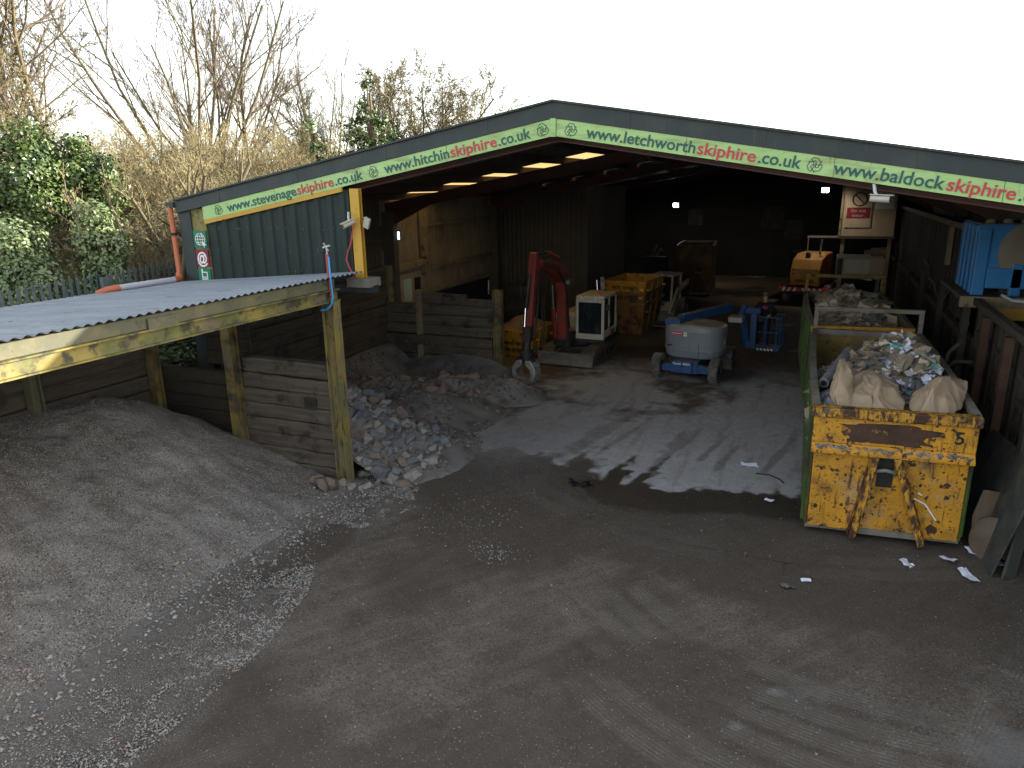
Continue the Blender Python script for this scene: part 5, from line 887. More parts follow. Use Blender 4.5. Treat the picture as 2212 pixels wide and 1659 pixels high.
# the operator in the basket
BM = Matrix.Translation((-3.2, 21.62, 0)) @ Matrix.Rotation(R_(-6), 4, 'Z'); pw = BM @ Vector((1.40, 3.32, bz+.005))
per = thing('person', 'man in black hoodie, grey cap and yellow gloves standing in the lift basket', 'person', pw)
def skin(name, nodes, edges, m, parent, sub=2):
    me = bpy.data.meshes.new(name); ks = list(nodes); me.from_pydata([nodes[k][0] for k in ks], [(ks.index(a), ks.index(b)) for a, b in edges], []); o = bpy.data.objects.new(name, me); COL.objects.link(o); o.parent = parent; ORG[o.name] = ORG[parent.name]; me.materials.append(M[m])
    s = o.modifiers.new('skin', 'SKIN'); s.use_smooth_shade = True; o.modifiers.new('sub', 'SUBSURF').levels = sub; o.modifiers['sub'].render_levels = sub
    for i, k in enumerate(ks):
        d = me.skin_vertices[0].data[i]; r = nodes[k][1]; d.radius = (r, r) if not isinstance(r, tuple) else r; d.use_root = (i == 0)
    return o
nb = {'pelvis': ((0,0,.95),(.16,.11)), 'waist': ((0,0,1.08),(.14,.10)), 'chest': ((0,-.01,1.30),(.17,.11)), 'neckb': ((0,0,1.47),(.07,.07)), 'neck': ((0,-.01,1.53),.055), 'headl': ((0,-.03,1.59),(.07,.085)), 'head': ((0,-.02,1.69),(.085,.10)), 'top': ((0,-.01,1.77),(.055,.065))}
eb = [('pelvis','waist'),('waist','chest'),('chest','neckb'),('neckb','neck'),('neck','headl'),('headl','head'),('head','top')]
for s, L_, el, ha_ in ((-1,'l',(-.34,-.10,1.15),(-.22,-.33,1.12)), (1,'r',(.34,-.10,1.15),(.20,-.34,1.12))):
    nb[L_+'sh'] = ((s*.19,0,1.41),.07); nb[L_+'el'] = (el,.05); nb[L_+'wr'] = (ha_,.036); nb[L_+'hip'] = ((s*.10,0,.88),.095); nb[L_+'kn'] = ((s*.12,-.03,.49),.065); nb[L_+'an'] = ((s*.13,.0,.10),.045); nb[L_+'toe'] = ((s*.15,-.17,.04),.04)
    eb += [('chest',L_+'sh'),(L_+'sh',L_+'el'),(L_+'el',L_+'wr'),('pelvis',L_+'hip'),(L_+'hip',L_+'kn'),(L_+'kn',L_+'an'),(L_+'an',L_+'toe')]
skin('body', nb, eb, 'skin', per)
grow = lambda r, k: (r[0]+k, r[1]+k) if isinstance(r, tuple) else r+k
def sub_skin(name, keys, k, m): skin(name, {q: (nb[q][0], grow(nb[q][1], k)) for q in keys}, [e for e in eb if e[0] in keys and e[1] in keys], m, per)
sub_skin('hoodie', ['pelvis','waist','chest','neckb','lsh','lel','lwr','rsh','rel','rwr'], .02, 'hoodie'); sub_skin('trousers', ['pelvis','lhip','lkn','lan','rhip','rkn','ran'], .016, 'trouser'); sub_skin('boot', ['lan','ltoe'], .012, 'black'); sub_skin('boot', ['ran','rtoe'], .012, 'black')
for s, w0 in ((-1, Vector((-.22,-.33,1.12))), (1, Vector((.20,-.34,1.12)))):
    hn = {'wr': (w0, .034), 'palm': (w0+Vector((-s*.03,-.07,-.01)), (.042,.022))}; he = [('wr','palm')]
    for i in range(4):
        b = w0+Vector((-s*.03+(i-1.5)*.021, -.11, -.01)); hn['a%d'%i] = (b, .011); hn['b%d'%i] = (b+Vector((0,-.032,-.012)), .0105); hn['c%d'%i] = (b+Vector((0,-.04+.004*i,-.045)), .009); he += [('palm','a%d'%i),('a%d'%i,'b%d'%i),('b%d'%i,'c%d'%i)]
    hn['t1'] = (w0+Vector((-s*.075,-.06,-.012)), .012); hn['t2'] = (w0+Vector((-s*.085,-.10,-.03)), .010); he += [('palm','t1'),('t1','t2')]
    skin('glove', hn, he, 'glove', per, 1)
O_ = ORG['person']
def pv(*a): return O_ + Vector(a)
m = MB(); m.lathe([(.105,0),(.108,.03),(.095,.07),(.06,.10),(.001,.112)], pv(0,-.015,1.715), (0,0,1), 18); m.ext([pv(-.075,-.10,1.725), pv(.075,-.10,1.725), pv(.05,-.20,1.71), pv(-.05,-.20,1.71)], (0,0,.012)); m.build('cap', 'cap', per)
m = MB(); m.box(*pv(-.045,-.127,1.675), *pv(-.02,-.113,1.69)); m.box(*pv(.02,-.127,1.675), *pv(.045,-.113,1.69)); m.build('eyes', 'black', per)
m = MB(); m.ext([pv(-.014,-.118,1.62), pv(.014,-.118,1.62), pv(0,-.118,1.67)], (0,-.02,0)); m.build('nose', 'skin', per); MB().box(*pv(-.025,-.117,1.588), *pv(.025,-.108,1.596)).build('mouth', 'sticker_red', per)
m = MB(); text(m, 'MU', tuple(pv(0,-.155,1.27)), (1,0,0), (0,0,1), .17, .10, mid=True, bold=.03); m.build('chest_print', 'pink', per)

# ------------------------------------------------------------------ skips
def skip(name, label, w, l, h, mt, words, loc, rz, group=None, fill=True, chevron=False):
    t = thing(name, label, 'skip', (0,0,0), group); b = .16; e = .5*h
    T = [(-w/2,0,h), (w/2,0,h), (w/2,l,h), (-w/2,l,h)]; B = [(-w/2+b,e*.45,0), (w/2-b,e*.45,0), (w/2-b,l-e*.45,0), (-w/2+b,l-e*.45,0)]
    ins = lambda p, k: (p[0]*(1-k*2/w), p[1]+(k if p[1] < l/2 else -k), p[2]+.04); iT = [(p[0]*(1-.08/w), p[1]+(.04 if p[1] < 1 else -.04), h) for p in T]; iB = [ins(p, .04) for p in B]
    m = MB(); m.add(T+B+iT+iB, [(0,4,5,1),(1,5,6,2),(2,6,7,3),(3,7,4,0),(4,7,6,5),(8,9,13,12),(9,10,14,13),(10,11,15,14),(11,8,12,15),(12,13,14,15),(0,1,9,8),(1,2,10,9),(2,3,11,10),(3,0,8,11)]); m.build('body', mt, t)
    m = MB(); rp = T+[T[0]]
    for a, c in zip(rp, rp[1:]): m.bar(a, c, .07, .09)
    for s in (-1, 1):
        for y in (.35*l, .65*l): m.bar((s*(w/2+.01), y, h), (s*(w/2-b+.02), y, .1), .06, .05)
        for y in (.25, l-.25): m.tube([(s*(w/2-.02), y, h-.3), (s*(w/2+.12), y, h-.3)], .045, 10)
    m.build('rim', mt, t); 
    if fill: MB().grid([[(x*(w/2-.08), .2+(l-.4)*k/6, h*.72+random.Random(int(x*9+k*5)).uniform(-.05,.1)) for x in (-1,-.6,-.2,.2,.6,1)] for k in range(7)]).build('contents', 'dirt_heap', t)
    sl = (e*.45)/h
    for i, (tx, zz, ww, hh) in enumerate(words):
        m = MB(); text(m, tx, (0, sl*(h-zz)-.012, zz), (1,0,0), (0,-sl,1), ww, hh, .004, .03, mid=True); m.build('lettering', 'black', t)
    if chevron:
        y = sl*.45-.05; m = MB(); m.box(w/2-.26, y, h-.62, w/2-.1, y+.03, h-.2); m.build('marker_plate', 'yellow_print', t)
        for k in range(2): MB().ext([(w/2-.26, y-.004, h-.55+k*.2), (w/2-.1, y-.004, h-.62+k*.2), (w/2-.1, y-.004, h-.55+k*.2), (w/2-.26, y-.004, h-.48+k*.2)], (0,.003,0)).build('marker_stripe', 'sticker_red', t)
    place(t, loc, rz); return t
skip('builders_skip', 'rusty bottom skip of the nested stack behind the excavator cab', 1.60, 2.5, 1.2, 'skip_rusty', [], (-6.72, 26.75, 0), R_(-5), 'nested skips', False)
skip('builders_skip', 'middle yellow skip of the nested stack behind the excavator cab', 1.62, 2.5, 1.2, 'skip_rusty', [('01462 673333', .95, 1.0, .14)], (-6.71, 26.72, .42), R_(-5), 'nested skips', False)
skip('builders_skip', 'top yellow skip of the nested stack, with striped marker plate', 1.64, 2.5, 1.2, 'skip_yellow', [('SITE WORKS', .93, .95, .12), ('CONTRACTS', .70, 1.1, .12)], (-6.70, 26.69, .84), R_(-5), 'nested skips', True, True)
sk = skip('small_skip', 'low yellow skip of spoil between the divider post and excavator', 1.5, 1.8, .92, 'skip_yellow', [('MINI SKIP', .42, .9, .13), ('THE SKIP CO', .18, 1.0, .13)], (-9.25, 21.7, 0), R_(-2), None, False)
q = MB(); xs = np.linspace(-.7, .7, 10); ys = np.linspace(.06, 1.74, 10); q.grid([[(x, y, .9+.42*max(0, 1-(x/.75)**2)*max(0, 1-((y-.9)/.9)**2)+rc.uniform(-.02,.02)) for x in xs] for y in ys]); o = q.build('spoil', 'skip_rusty'); o.parent = sk; o.location = (0,0,0); o.data.transform(Matrix.Translation(ORG[o.name]))
kb = thing('steel_cabinet', 'tall black steel cabinet by the dark box wall behind the small skip', 'cabinet', (-9.9, 24.2, 0)); MB().box(-10.5, 23.9, 0, -9.35, 24.6, 2.15).build('body', 'black', kb, bevel=.02); MB().box(-10.42, 23.88, .1, -9.95, 23.9, 2.05).build('door', 'black', kb); MB().box(-9.9, 23.88, .1, -9.43, 23.9, 2.05).build('door', 'black', kb); MB().tube([(-9.97, 23.86, 1.0), (-9.97, 23.86, 1.2)], .012, 6).build('handle', 'chrome', kb)

# ------------------------------------------------------------------ skid-steer loader, material handler, cabin, separator
ld = thing('skid_steer_loader', 'dusty cream skid-steer loader parked right of the nested skips', 'loader', (0,0,0))
for x in (-.62, .62):
    for y in (.2, 1.2): wheel(ld, (x, y, .38), .38, .24, True, 'wheel', 'beige_panel')
MB().box(-.5, -.05, .3, .5, 1.8, .9).build('body', 'beige_panel', ld, bevel=.03); m = MB()
for x in (-.46, .46): m.bar((x,.05,.9),(x,.15,1.95),.07,.07); m.bar((x,1.2,.9),(x,1.2,1.95),.07,.07)
m.box(-.5, .05, 1.93, .5, 1.3, 2.0); m.build('cab_frame', 'beige_panel', ld); MB().box(-.4, .2, .9, .4, 1.15, 1.9).build('cab_glass', 'glass_dark', ld)
for s in (-1, 1): MB().ext([(s*.62-.05, 1.75, 1.5), (s*.62-.05, 1.75, 1.7), (s*.62-.05, .3, 1.45), (s*.62-.05, -.55, .6), (s*.62-.05, -.5, .35), (s*.62-.05, -.3, .5), (s*.62-.05, .3, 1.2)], (.1,0,0)).build('lift_arm', 'beige_panel', ld, bevel=.015)
MB().ext([(-.8,-1.1,.05), (-.8,-.5,.02), (-.8,-.42,.55), (-.8,-.5,.62), (-.8,-.6,.2), (-.8,-1.1,.1)], (1.6,0,0)).build('bucket', 'blade', ld); place(ld, (-5.92, 29.6, 0), R_(-8))
mh = thing('material_handler', 'orange material handler with its engine hood facing the yard', 'material handler', (0,0,0))
m = MB(); m.ext([(-.72,-.05,.95), (.72,-.05,.95), (.72,-.15,1.3), (.72,-.05,1.8), (.72,.25,2.15), (-.72,.25,2.15), (-.72,-.05,1.8), (-.72,-.15,1.3)][:0] or [(-.72, 0, 1.0), (-.72, -.14, 1.3), (-.72, -.08, 1.85), (-.72, .25, 2.3), (-.72, 1.1, 2.55), (-.72, 2.6, 2.55), (-.72, 2.6, 1.0)], (1.44, 0, 0)); m.build('engine_hood', 'orange_machine', mh, bevel=.07)
m = MB(); text(m, 'LIEBHERR', (0, -.17, 1.2), (1,0,0), (0,.07,1), .95, .14, .006, .03, mid=True); m.build('lettering', 'black', mh)
for x in (-.58, .52):
    for z in (1.6, 1.82): MB().obox((x+.03, -.115, z), (.09, .02, .07)).build('vent_slot', 'black', mh)
MB().lathe([(.12,0),(.12,.2),(.09,.26),(.001,.28)], (-.05, .55, 2.38), (0,0,1), 14).build('air_intake', 'black', mh); MB().tube([(.45, .75, 2.5), (.5, .8, 3.3)], .05, 8).build('exhaust', 'steel', mh)
MB().box(-1.15, -.2, .72, 1.15, .1, .92).build('bumper_bar', 'sticker_red', mh)
for k in range(8):
    if k in (3,): continue
    s = 1 if k < 4 else -1; x = -1.05+k*.27; MB().ext([(x, -.205, .72), (x+.12, -.205, .72), (x+.12+s*.1, -.205, .92), (x+s*.1, -.205, .92)], (0,.004,0)).build('warning_stripe', 'white', mh)
MB().box(-1.0, .2, .5, 1.0, 3.8, .95).build('chassis', 'black', mh, bevel=.03); 
MB().box(-1.1, 1.3, 1.0, -.75, 2.9, 2.6).build('cab', 'glass_dark', mh, bevel=.05)
for x in (-.95, .95):
    for y in (.8, 3.2): wheel(mh, (x, y, .5), .5, .4, False, 'wheel', 'orange_machine')
place(mh, (-.48, 36.0, .35), R_(-12)); mh.scale = (.92, .92, .92); mh.location.z = .0
cbn = thing('picking_cabin', 'raised cream cabin with prohibition sign and a pale window, on stilts', 'cabin', (2, 38, 0))
MB().box(.86, 38.0, 3.1, 3.15, 40.5, 5.5).build('walls', 'beige_panel', cbn, bevel=.01); MB().box(.80, 37.96, 3.1, .90, 38.06, 5.5).build('corner_post', 'post_wood', cbn); MB().box(2.25, 37.97, 4.35, 3.02, 38.01, 5.25).build('window', 'glass_pale', cbn); MB().box(.8, 37.95, 2.98, 3.2, 40.6, 3.1).build('floor_beam', 'purlin', cbn)
for x in (.95, 2.95): MB().box(x, 38.1, 0, x+.16, 38.26, 3.0).build('stilt', 'post_wood', cbn)
m = MB(); m.box(-.55, 38.1, 3.0, .8, 39.0, 3.05); m.build('landing', 'rim_steel', cbn); MB().tube([(-.5, 38.1, 2.2), (-.5, 38.1, 3.05)], .03, 6).build('landing_leg', 'rim_steel', cbn)
sg = thing('prohibition_sign', 'white board with crossed circle and dark red panel on the raised cabin', 'sign', (1.55, 37.98, 3.6)); MB().box(1.02, 37.955, 3.5, 2.12, 37.985, 5.2).build('board', 'beige_panel', sg)
m = MB(); m.tube([(1.57+.3*math.cos(a), 37.945, 4.80+.3*math.sin(a)) for a in np.linspace(0, 2*math.pi, 29)], .028, 6, cap=False); m.bar((1.36, 37.945, 5.01), (1.78, 37.945, 4.59), .05, .02, up=(0,1,0)); m.build('crossed_circle', 'black', sg)
MB().box(1.07, 37.94, 3.93, 2.06, 37.956, 4.42).build('red_panel', 'sign_maroon', sg); m = MB(); text(m, 'Do not', (1.56, 37.939, 4.21), (1,0,0), (0,0,1), .62, .14, mid=True); m.build('lettering', 'beige_panel', sg); m = MB(); text(m, 'enter', (1.56, 37.939, 4.0), (1,0,0), (0,0,1), .5, .14, mid=True); m.build('lettering', 'beige_panel', sg)
mc = thing('separator_machine', 'dusty white machine housing with a pale yellow motor below the cabin', 'machine', (1.7, 33, 0)); MB().box(.75, 33.0, 1.75, 2.55, 34.6, 2.55).build('housing', 'beige_panel', mc, bevel=.02); MB().box(1.05, 32.98, 1.9, 2.0, 33.0, 2.45).build('panel', 'white_paint', mc); MB().box(.78, 32.97, 1.8, .98, 33.0, 2.5).build('opening', 'black', mc)
MB().tube([(2.0, 33.2, 2.78), (2.55, 33.2, 2.8)], .17, 14).build('motor', 'post_wood', mc); MB().tube([(1.75, 33.2, 2.76), (2.0, 33.2, 2.78)], .09, 12).build('gearbox', 'rim_steel', mc)
for x in (.85, 2.3): MB().box(x, 33.1, 0, x+.14, 33.25, 1.75).build('leg', 'rim_steel', mc)
MB().bar((.75, 33.3, 1.7), (2.6, 33.3, 1.7), .3, .1).build('base_beam', 'lift_blue', mc)
bw_ = thing('plywood_offcut', 'pale machine frame with bent tubes left of the rusty container', 'frame', (-8.3, 38.5, 0)); MB().tube([(-8.2, 38.4, 1.9), (-7.95, 38.4, 2.5)], .05, 8).build('tube', 'rim_steel', bw_); MB().tube([(-8.0, 38.4, 1.9), (-7.7, 38.4, 2.35), (-7.6, 38.3, 2.2)], .04, 8).build('tube', 'rim_steel', bw_); MB().box(-8.6, 38.3, 0, -7.4, 38.9, 1.9).build('bin', 'black_wall', bw_, bevel=.03)
bw_.name = 'machine_frame'
def flood(c, label, pw_=0):
    o = thing('floodlight', label, 'floodlight', c); c = Vector(c); MB().obox(c+Vector((0,.05,0)), (.34, .08, .26), (.3,0,0)).build('housing', 'black', o); MB().obox(c+Vector((0,0,-.01)), (.27, .03, .2), (.3,0,0)).build('lens', 'lamp', o); MB().bar(c+Vector((0,.06,.1)), c+Vector((0,.1,.45)), .04).build('bracket', 'black', o)
    if pw_:
        l = bpy.data.lights.new('floodlight_glow', 'SPOT'); l.energy = pw_; l.spot_size = R_(140); l.spot_blend = .6; l.shadow_soft_size = .15; l.color = (1, .86, .66); q = bpy.data.objects.new('floodlight_glow', l); COL.objects.link(q); q.parent = o; q.location = (0, -.12, -.05); q.rotation_euler = (R_(35), 0, 0)
flood(at(1460, 443, y=42), 'lit floodlight on the dark back wall above the rusty container', 45); flood(at(1783, 410, y=37), 'lit floodlight under the roof left of the raised cabin', 45)
wl = thing('work_lamp', 'violet lit work lamp on the board above the left door', 'lamp', (XL+.3, 19.75, 4.2)); MB().obox((XL+.42, 19.72, 4.2), (.1, .3, .34), (0,0,.2)).build('housing', 'black', wl); MB().obox((XL+.46, 19.56, 4.2), (.22, .03, .24), (0,0,.2)).build('lens', 'screen', wl)

# ------------------------------------------------------------------ fence on the bank
fe = thing('palisade_fence', 'grey green palisade fence with pointed pales along the bank', 'fence', (-14.35, 11, 1.9))
fx = -14.35; rf = random.Random(6); y = 6.6
while y < 17:
    b = float(bank(fx)); h = 1.93+rf.uniform(-.02,.02) + (y-8)*.035; m = MB(); w_ = .032
    m.ext([(fx, y-w_, b+.05), (fx, y+w_, b+.05), (fx, y+w_, b+h-.2), (fx+.02, y+w_+.012, b+h-.12), (fx, y+.008, b+h-.07), (fx, y, b+h), (fx, y-.008, b+h-.07), (fx+.02, y-w_-.012, b+h-.12), (fx, y-w_, b+h-.2)], (.014, 0, 0)); m.build('pale', 'fence_green', fe); y += .158
for z in (2.35, 3.45): MB().bar((fx-.03, 6.4, z-.06), (fx-.03, 17, z+.32), .04, .06).build('rail', 'fence_green', fe)
for y in (7.2, 9.95, 12.7, 15.4): MB().box(fx-.1, y, 1.7, fx-.04, y+.08, 3.75).build('post', 'fence_green', fe)
m = MB(); m.tube([(fx+.06, y_, 3.28+.035*(y_-8)-.05*math.sin((y_-8)*2)**2) for y_ in np.linspace(6.6, 12.9, 24)], .014, 6); tag(m.build('cable', 'red_hose'), 'red cable strung along the palisade fence', 'cable')
jb = thing('junction_post', 'teal service post with white pipe at the fence', 'post', (-14.1, 10.6, 2.0)); MB().box(-14.16, 10.55, 1.95, -14.04, 10.67, 3.95).build('post', 'clad_green', jb); MB().box(-14.05, 10.53, 3.65, -13.95, 10.7, 3.9).build('box', 'fence_green', jb); MB().tube([(-14.0, 10.6, 3.65), (-13.98, 10.62, 3.3), (-13.9, 10.65, 3.1)], .02, 6).build('pipe', 'grey_pipe', jb)

# ------------------------------------------------------------------ bare trees, thicket and ivy
def grow(seed, H, stems, lean, kids, ratio, ang, r0, up=.12, wig=.12, minr=.008, first=.3):
    rd = random.Random(seed); big, small = MB(), MB()
    def br(p, d, L, r, lv):
        n = 5 if lv < 2 else 3; pts = [p]; q = p; dd = d
        for i in range(n):
            dd = (dd + Vector((rd.gauss(0,wig), rd.gauss(0,wig), rd.gauss(0,wig*.6)+up*(.5 if lv < 2 else 1)))).normalized(); q = q + dd*(L/n); pts.append(q)
        r1 = max(minr*.7, r*.45); (big if lv < 2 else small).tube(pts, r, 7 if lv == 0 else 5 if lv == 1 else 3, r1, cap=False, smooth=lv < 2)
        if lv >= len(kids): return
        for k in range(kids[lv]):
            t = first + (1-first)*(k+rd.random())/kids[lv]; i = min(n-1, int(t*n)); f = t*n-i; b = pts[i]*(1-f)+pts[i+1]*f; ax = (pts[i+1]-pts[i]).normalized()
            s = ax.cross(Vector((rd.gauss(0,1), rd.gauss(0,1), rd.gauss(0,1)))).normalized(); a = R_(ang)*rd.uniform(.6,1.35)
            br(b, (ax*math.cos(a)+s*math.sin(a)).normalized(), L*ratio*rd.uniform(.7,1.25)*(1-.45*t), max(minr, (r+(r1-r)*t)*.55), lv+1)
    for k in range(stems):
        a = 2*math.pi*(k+rd.random()*.6)/stems; l = lean*rd.uniform(.5,1.2)
        br(Vector((.12*math.cos(a), .12*math.sin(a), -.3)), Vector((math.sin(l)*math.cos(a), math.sin(l)*math.sin(a), math.cos(l))), H*rd.uniform(.78,1.0), r0*rd.uniform(.75,1.1), 0)
    return big, small
def tree_proto(name, label, cat, group, bark, twig, *a, **k):
    t = thing(name, label, cat, (0,0,0), group); b, s = grow(*a, **k); b.build('trunk', bark, t); s.build('crown', twig, t); return t
fan = tree_proto('bare_tree', '', 'tree', 'bare trees on the bank', 'bark', 'twig', 31, 12.5, 7, .80, (8, 7, 6, 3), .46, 30, .10, first=.2, up=.075, wig=.07, minr=.008)
tall = tree_proto('bare_tree', '', 'tree', 'bare trees on the bank', 'bark', 'twig', 37, 12.5, 1, .05, (18, 8, 6, 3), .48, 46, .135, first=.26, up=.13, wig=.09, minr=.008)
rnd_t = tree_proto('bare_tree', '', 'tree', 'bare trees on the bank', 'bark', 'bud_twig', 43, 8.2, 3, .36, (12, 9, 7, 4), .46, 46, .09, first=.26, up=.06, wig=.1, minr=.011)
used = set()
def put(proto, u, dist, sc, rz, label, dz=0):
    p = far(u, dist); z = float(bank(p.x)) + dz - .1; o = proto if proto.name not in used else copy_tree(proto); used.add(proto.name); place(o, (p.x, p.y, z), rz, sc); o['label'] = label; return o
# (column in the photograph, metres away, size, turn)
put(fan, 432, 40, (1.0, 1.0, 1.05), .5, 'widest fan-shaped bare tree rising behind the thicket, several stems'); put(tall, 540, 41, .86, 1.2, 'single straight bare tree right of the wide fan-shaped one'); put(fan, 480, 43, .85, 2.7, 'shorter multi-stemmed bare tree between the fan-shaped tree and the straight one')
put(tall, 40, 33, 1.06, 4.1, 'dense tall bare tree at the left edge of the photo'); put(rnd_t, 20, 33, (.95,.95,1.1), 2.2, 'budding bare tree at the left edge, lower than the dense tall one'); put(tall, 132, 34, .78, .6, 'leaning slim bare tree over the dark ivy')
put(fan, 716, 47, (.62,.62,.80), 2.0, 'slender bare tree between the two ivy-clad trunks'); put(rnd_t, 775, 47, (1.1,1.1,1.12), .4, 'twiggy bare tree just left of the roof ridge ivy'); put(rnd_t, 905, 48, (1.25,1.25,1.22), 3.3, 'broad rounded bare tree above the left roof slope'); put(rnd_t, 985, 52, (1.25,1.25,1.12), 1.7, 'rounded bare tree nearest the barn ridge'); put(rnd_t, 945, 50, (1.25,1.25,1.22), 5.6, 'rounded bare tree between the broad one and the one nearest the ridge'); put(tall, 655, 50, .62, 3.6, 'small pale bare tree above the thicket right of the straight one'); put(rnd_t, 600, 44, .62, 2.9, 'short twiggy tree under the straight bare tree')
bush = tree_proto('thicket_shrub', '', 'shrub', 'bare shrubs of the thicket', 'bark', 'thicket_twig', 51, 4.0, 7, .50, (9, 9, 7), .52, 45, .045, first=.25, up=.05, wig=.2, minr=.006)
bush2 = tree_proto('thicket_shrub', '', 'shrub', 'bare shrubs of the thicket', 'bark', 'bud_twig', 57, 3.8, 6, .55, (10, 9, 8), .50, 50, .04, first=.2, up=.03, wig=.22, minr=.006)
stemy = tree_proto('thin_trunk_tree', '', 'tree', 'thin trunked trees behind the fence', 'bark', 'thicket_twig', 63, 5.2, 2, .14, (8, 6, 4), .38, 42, .12, first=.5, up=.1, wig=.13)
rb = random.Random(77); k = 0
TONE = {bush.name: 'tan bare thicket shrub on the bank behind the fence', bush2.name: 'olive budding thicket shrub on the bank behind the fence'}
for u, dd in [(-60,24),(20,27),(120,27),(200,26),(255,25),(300,24),(345,25),(390,24),(440,25),(490,26),(540,28),(590,29),(640,31),(690,33),(740,36),(800,40),(860,44),(230,30),(290,31),(350,32),(410,31),(470,32),(530,34),(590,35),(650,38),(270,21),(330,21.5),(385,21),(430,22)]:
    pr = bush if rb.random() < .5 else bush2; small = dd < 22; o = put(pr, u+rb.uniform(-12,12), dd+rb.uniform(-.8,.8), rb.uniform(.95,1.2)*(.62 if small else 1.0), rb.uniform(0,6.28), 'tan bare thicket shrub on the bank behind the fence' if pr is bush else 'olive budding thicket shrub on the bank behind the fence')
    o['group'] = 'tan thicket shrubs' if pr is bush else 'olive thicket shrubs'
put(stemy, 347, 19.5, 1.0, .3, 'thickest bare trunk behind the fence, near the orange drainpipe'); put(stemy, 300, 20, .82, 2.3, 'thin leaning trunk left of the thickest one'); put(stemy, 262, 20.5, .78, 4.3, 'thin trunk beside the right ivy column'); put(stemy, 385, 22, .9, 5.3, 'thin trunk seen right at the barn corner')
def leaves(mb, lobes, n, size, rd, clump=26):
    tot = sum(r[0]*r[1]*r[2] for _, r in lobes)
    for c, r in lobes:
        c = np.array(c); r = np.array(r); k = max(4, int(n*(r[0]*r[1]*r[2])/tot/clump))
        for i in range(k):
            d = rd.normal(size=3); d /= np.linalg.norm(d); cc = c + d*r*rd.uniform(.62, 1.05); cr = rd.uniform(.16, .42)
            for j in range(clump):
                o = rd.normal(size=3); o /= np.linalg.norm(o); p = cc + o*cr*rd.random()**.5*np.array((1,1,.8)); nrm = d*.8 + o*.6 + np.array((0,0,.5)) + rd.normal(size=3)*.45; nrm /= np.linalg.norm(nrm)
                a = np.cross(nrm, rd.normal(size=3)); a /= np.linalg.norm(a); b = np.cross(nrm, a); s = size*rd.uniform(.6, 1.25)
                mb.add([p+a*s, p+b*s*.62+nrm*s*.12, p-a*s*.8, p-b*s*.62+nrm*s*.12], [(0,1,2,3)])
def ivy(name, label, u, dist, lobes, n, m, size=.085, trunk=None, seed=1):
    p = far(u, dist); z = float(bank(p.x)); t = thing(name, label, 'ivy-clad tree', (p.x, p.y, z)); rd = np.random.default_rng(seed); mb = MB(); r = Vector((CR.x, CR.y, 0)).normalized(); f = Vector((CF.x, CF.y, 0)).normalized()
    L = [((p.x+r.x*a+f.x*b, p.y+r.y*a+f.y*b, z+c), rr) for (a, b, c), rr in lobes]; leaves(mb, L, n, size, rd); mb.build('crown', m, t); tb = MB(); top = max(c for (a,b,c), _ in lobes)
    tb.tube([(p.x, p.y, z-.3), (p.x+.1, p.y, z+top*.5), (p.x-.05, p.y+.1, z+top*.95)], .17, 8, .06)
    for (a, b, c), rr in lobes[1:]: tb.tube([(p.x, p.y, z+c*.4), (p.x+r.x*a*.6+f.x*b, p.y+r.y*a*.6+f.y*b, z+c*.8), (p.x+r.x*a+f.x*b, p.y+r.y*a+f.y*b, z+c+rr[2]*.6)], .07, 6, .03)
    tb.build('trunk', 'bark', t); return t
ivy('ivy_clad_tree', 'tall dark ivy mass with rounded top at the left edge', 62, 22, [((-.1,0,3.4),(.85,.9,.85)), ((-.8,0,2.6),(.7,.8,.9)), ((.35,0,2.7),(.55,.7,.6)), ((-.7,.2,1.4),(.6,.7,.8)), ((.2,0,4.2),(.5,.5,.42))], 15000, 'ivy', .06, seed=3)
ivy('ivy_clad_tree', 'dark ivy trunk with ragged top leaning right of the rounded one', 178, 22.3, [((0,0,3.2),(.75,.7,1.0)), ((.55,0,3.5),(.55,.5,.4)), ((.5,0,1.8),(.45,.6,.8)), ((.3,0,2.3),(.6,.6,.8)), ((-.5,0,4.0),(.35,.35,.45)), ((.0,0,4.1),(.4,.35,.4)), ((.85,0,3.0),(.4,.4,.35))], 11000, 'ivy', .06, seed=5)
ivy('ivy_column', 'pale glossy ivy column nearest the left edge, down to the fence', 35, 19.2, [((-.25,0,2.4),(.5,.6,.8)), ((0,0,1.5),(.6,.6,.8)), ((-.6,0,1.2),(.6,.6,.9)), ((.1,0,.7),(.62,.6,.6))], 12000, 'ivy_pale', .055, seed=7)
ivy('ivy_column', 'pale glossy ivy column right of the dark hollow behind the fence', 198, 19.2, [((0,0,2.3),(.36,.45,.7)), ((.05,0,1.4),(.45,.5,.8)), ((.2,0,.6),(.5,.5,.6)), ((-.05,0,2.95),(.25,.3,.35))], 9500, 'ivy_pale', .055, seed=9)
ivy('ivy_clad_tree', 'round ivy clump left of the spiky one beyond the roof', 688, 37, [((0,0,2.9),(1.0,.9,1.2)), ((-.9,0,2.0),(1.1,.9,1.2)), ((.9,0,2.2),(1.2,.9,1.0)), ((0,0,1.0),(1.6,1.0,1.2)), ((-.1,0,4.3),(.55,.5,.6))], 6500, 'ivy', .10, seed=11)
ivy('ivy_clad_tree', 'spiky ivy-clad tree rising above the left roof slope', 812, 37, [((0,0,3.4),(1.5,1.0,1.3)), ((-.2,0,5.0),(.75,.6,.9)), ((-.25,0,6.1),(.35,.35,.8)), ((.75,0,4.8),(.5,.5,.8)), ((1.15,0,4.0),(.7,.6,.7)), ((-.95,0,4.5),(.45,.45,.7)), ((.5,0,2.2),(1.8,1.1,1.1)), ((-.1,0,6.9),(.2,.2,.6))], 9000, 'ivy', .10, seed=13)
mb = MB(); rd = np.random.default_rng(15)
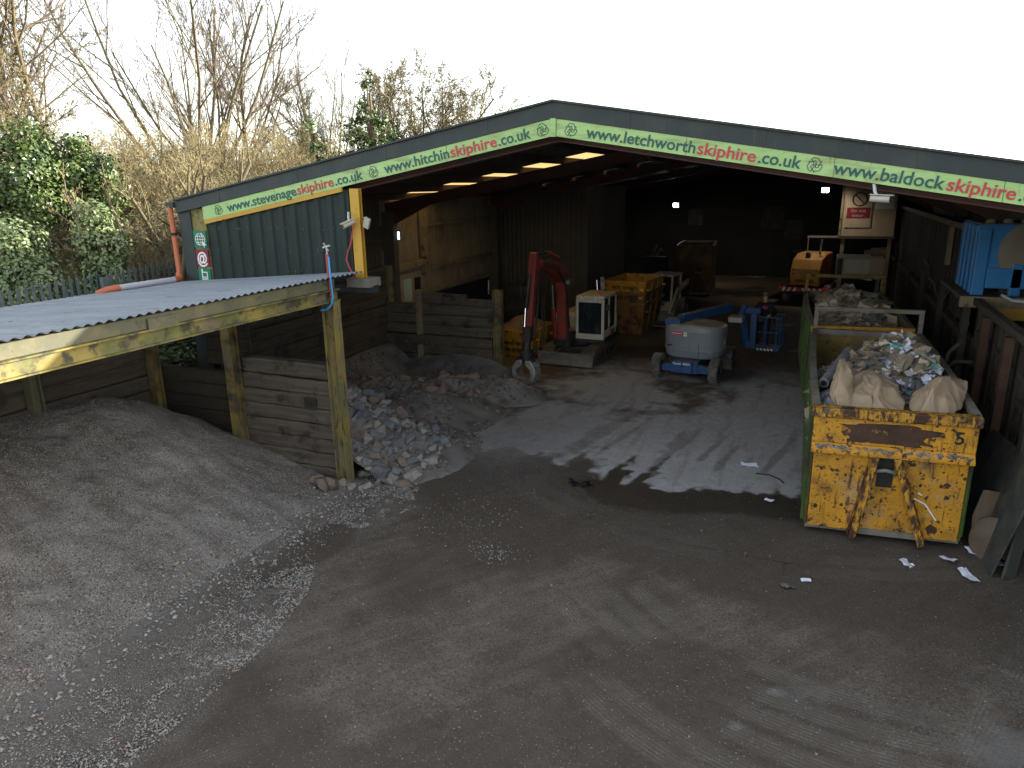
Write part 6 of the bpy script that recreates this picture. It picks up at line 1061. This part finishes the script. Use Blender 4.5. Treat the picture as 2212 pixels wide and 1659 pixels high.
for i in range(5200):
    u, dd = rd.uniform(-80, 420), rd.uniform(15.2, 21); p = far(u, dd)
    if p.x > -14.75: continue
    z = float(bank(p.x)); s = .075*rd.uniform(.6,1.3); a = rd.uniform(0,6.28); tl = rd.normal(size=2)*.4; A_ = np.array((math.cos(a),math.sin(a),tl[0])); B_ = np.array((-math.sin(a),math.cos(a),tl[1])); q = np.array((p.x,p.y,z+rd.uniform(.02,.35)))
    mb.add([q+A_*s, q+B_*s*.6, q-A_*s*.8, q-B_*s*.6], [(0,1,2,3)])
tag(mb.build('ground_ivy', 'ivy_pale'), 'ivy and weeds covering the ground along the fence', 'ground cover', kind='stuff')
mb = MB()
for i in range(5200):
    x, y = rd.uniform(-17, -14.5), rd.uniform(10.4, 14.4)
    if mnoise.noise((x*1.6, y*1.2, .5)) < -.05: continue
    z = float(bank(x)); q_ = .06*rd.uniform(.6,1.3); a = rd.uniform(0,6.28); tl = rd.normal(size=2)*.5; A_ = np.array((math.cos(a),math.sin(a),tl[0])); B_ = np.array((-math.sin(a),math.cos(a),tl[1])); q = np.array((x,y,z+rd.uniform(.05,.8)))
    mb.add([q+A_*q_, q+B_*q_*.5, q-A_*q_, q-B_*q_*.5], [(0,1,2,3)])
M['weed'] = mat('yellow green weeds', (.16, .20, .035), .7, layers=[((.10, .14, .03), 1.5, .4, .65)])
tag(mb.build('bank_weeds', 'weed'), 'yellow green weeds growing behind the fence near the drainpipe', 'weeds', kind='stuff')
mb = MB()
for i in range(900):
    x, y = rd.uniform(-14.2, -13.05), rd.uniform(10.9, 13.2); z = float(bank(x)); s = .07*rd.uniform(.6,1.3); a = rd.uniform(0,6.28); tl = rd.normal(size=2)*.4; A_ = np.array((math.cos(a),math.sin(a),tl[0])); B_ = np.array((-math.sin(a),math.cos(a),tl[1])); q = np.array((x,y,z+rd.uniform(.02,.3)))
    mb.add([q+A_*s, q+B_*s*.6, q-A_*s*.8, q-B_*s*.6], [(0,1,2,3)])
tag(mb.build('gap_ivy', 'ivy'), 'low ivy seen through the gap beside the sleeper wall', 'ground cover', kind='stuff')
# unseen block, added only to keep direct sun off the yard
ns = thing('yard_sun_block', 'plain dark unseen block added to shade the right side of the yard', 'sun block', (9, 3, 0)); MB().box(4.36, 4.6, 0, 9, 12.0, 4.1).build('walls', 'dark_trim', ns); MB().box(4.44, 4.5, 4.1, 9.1, 12.1, 4.25).build('roof', 'roof_under', ns)
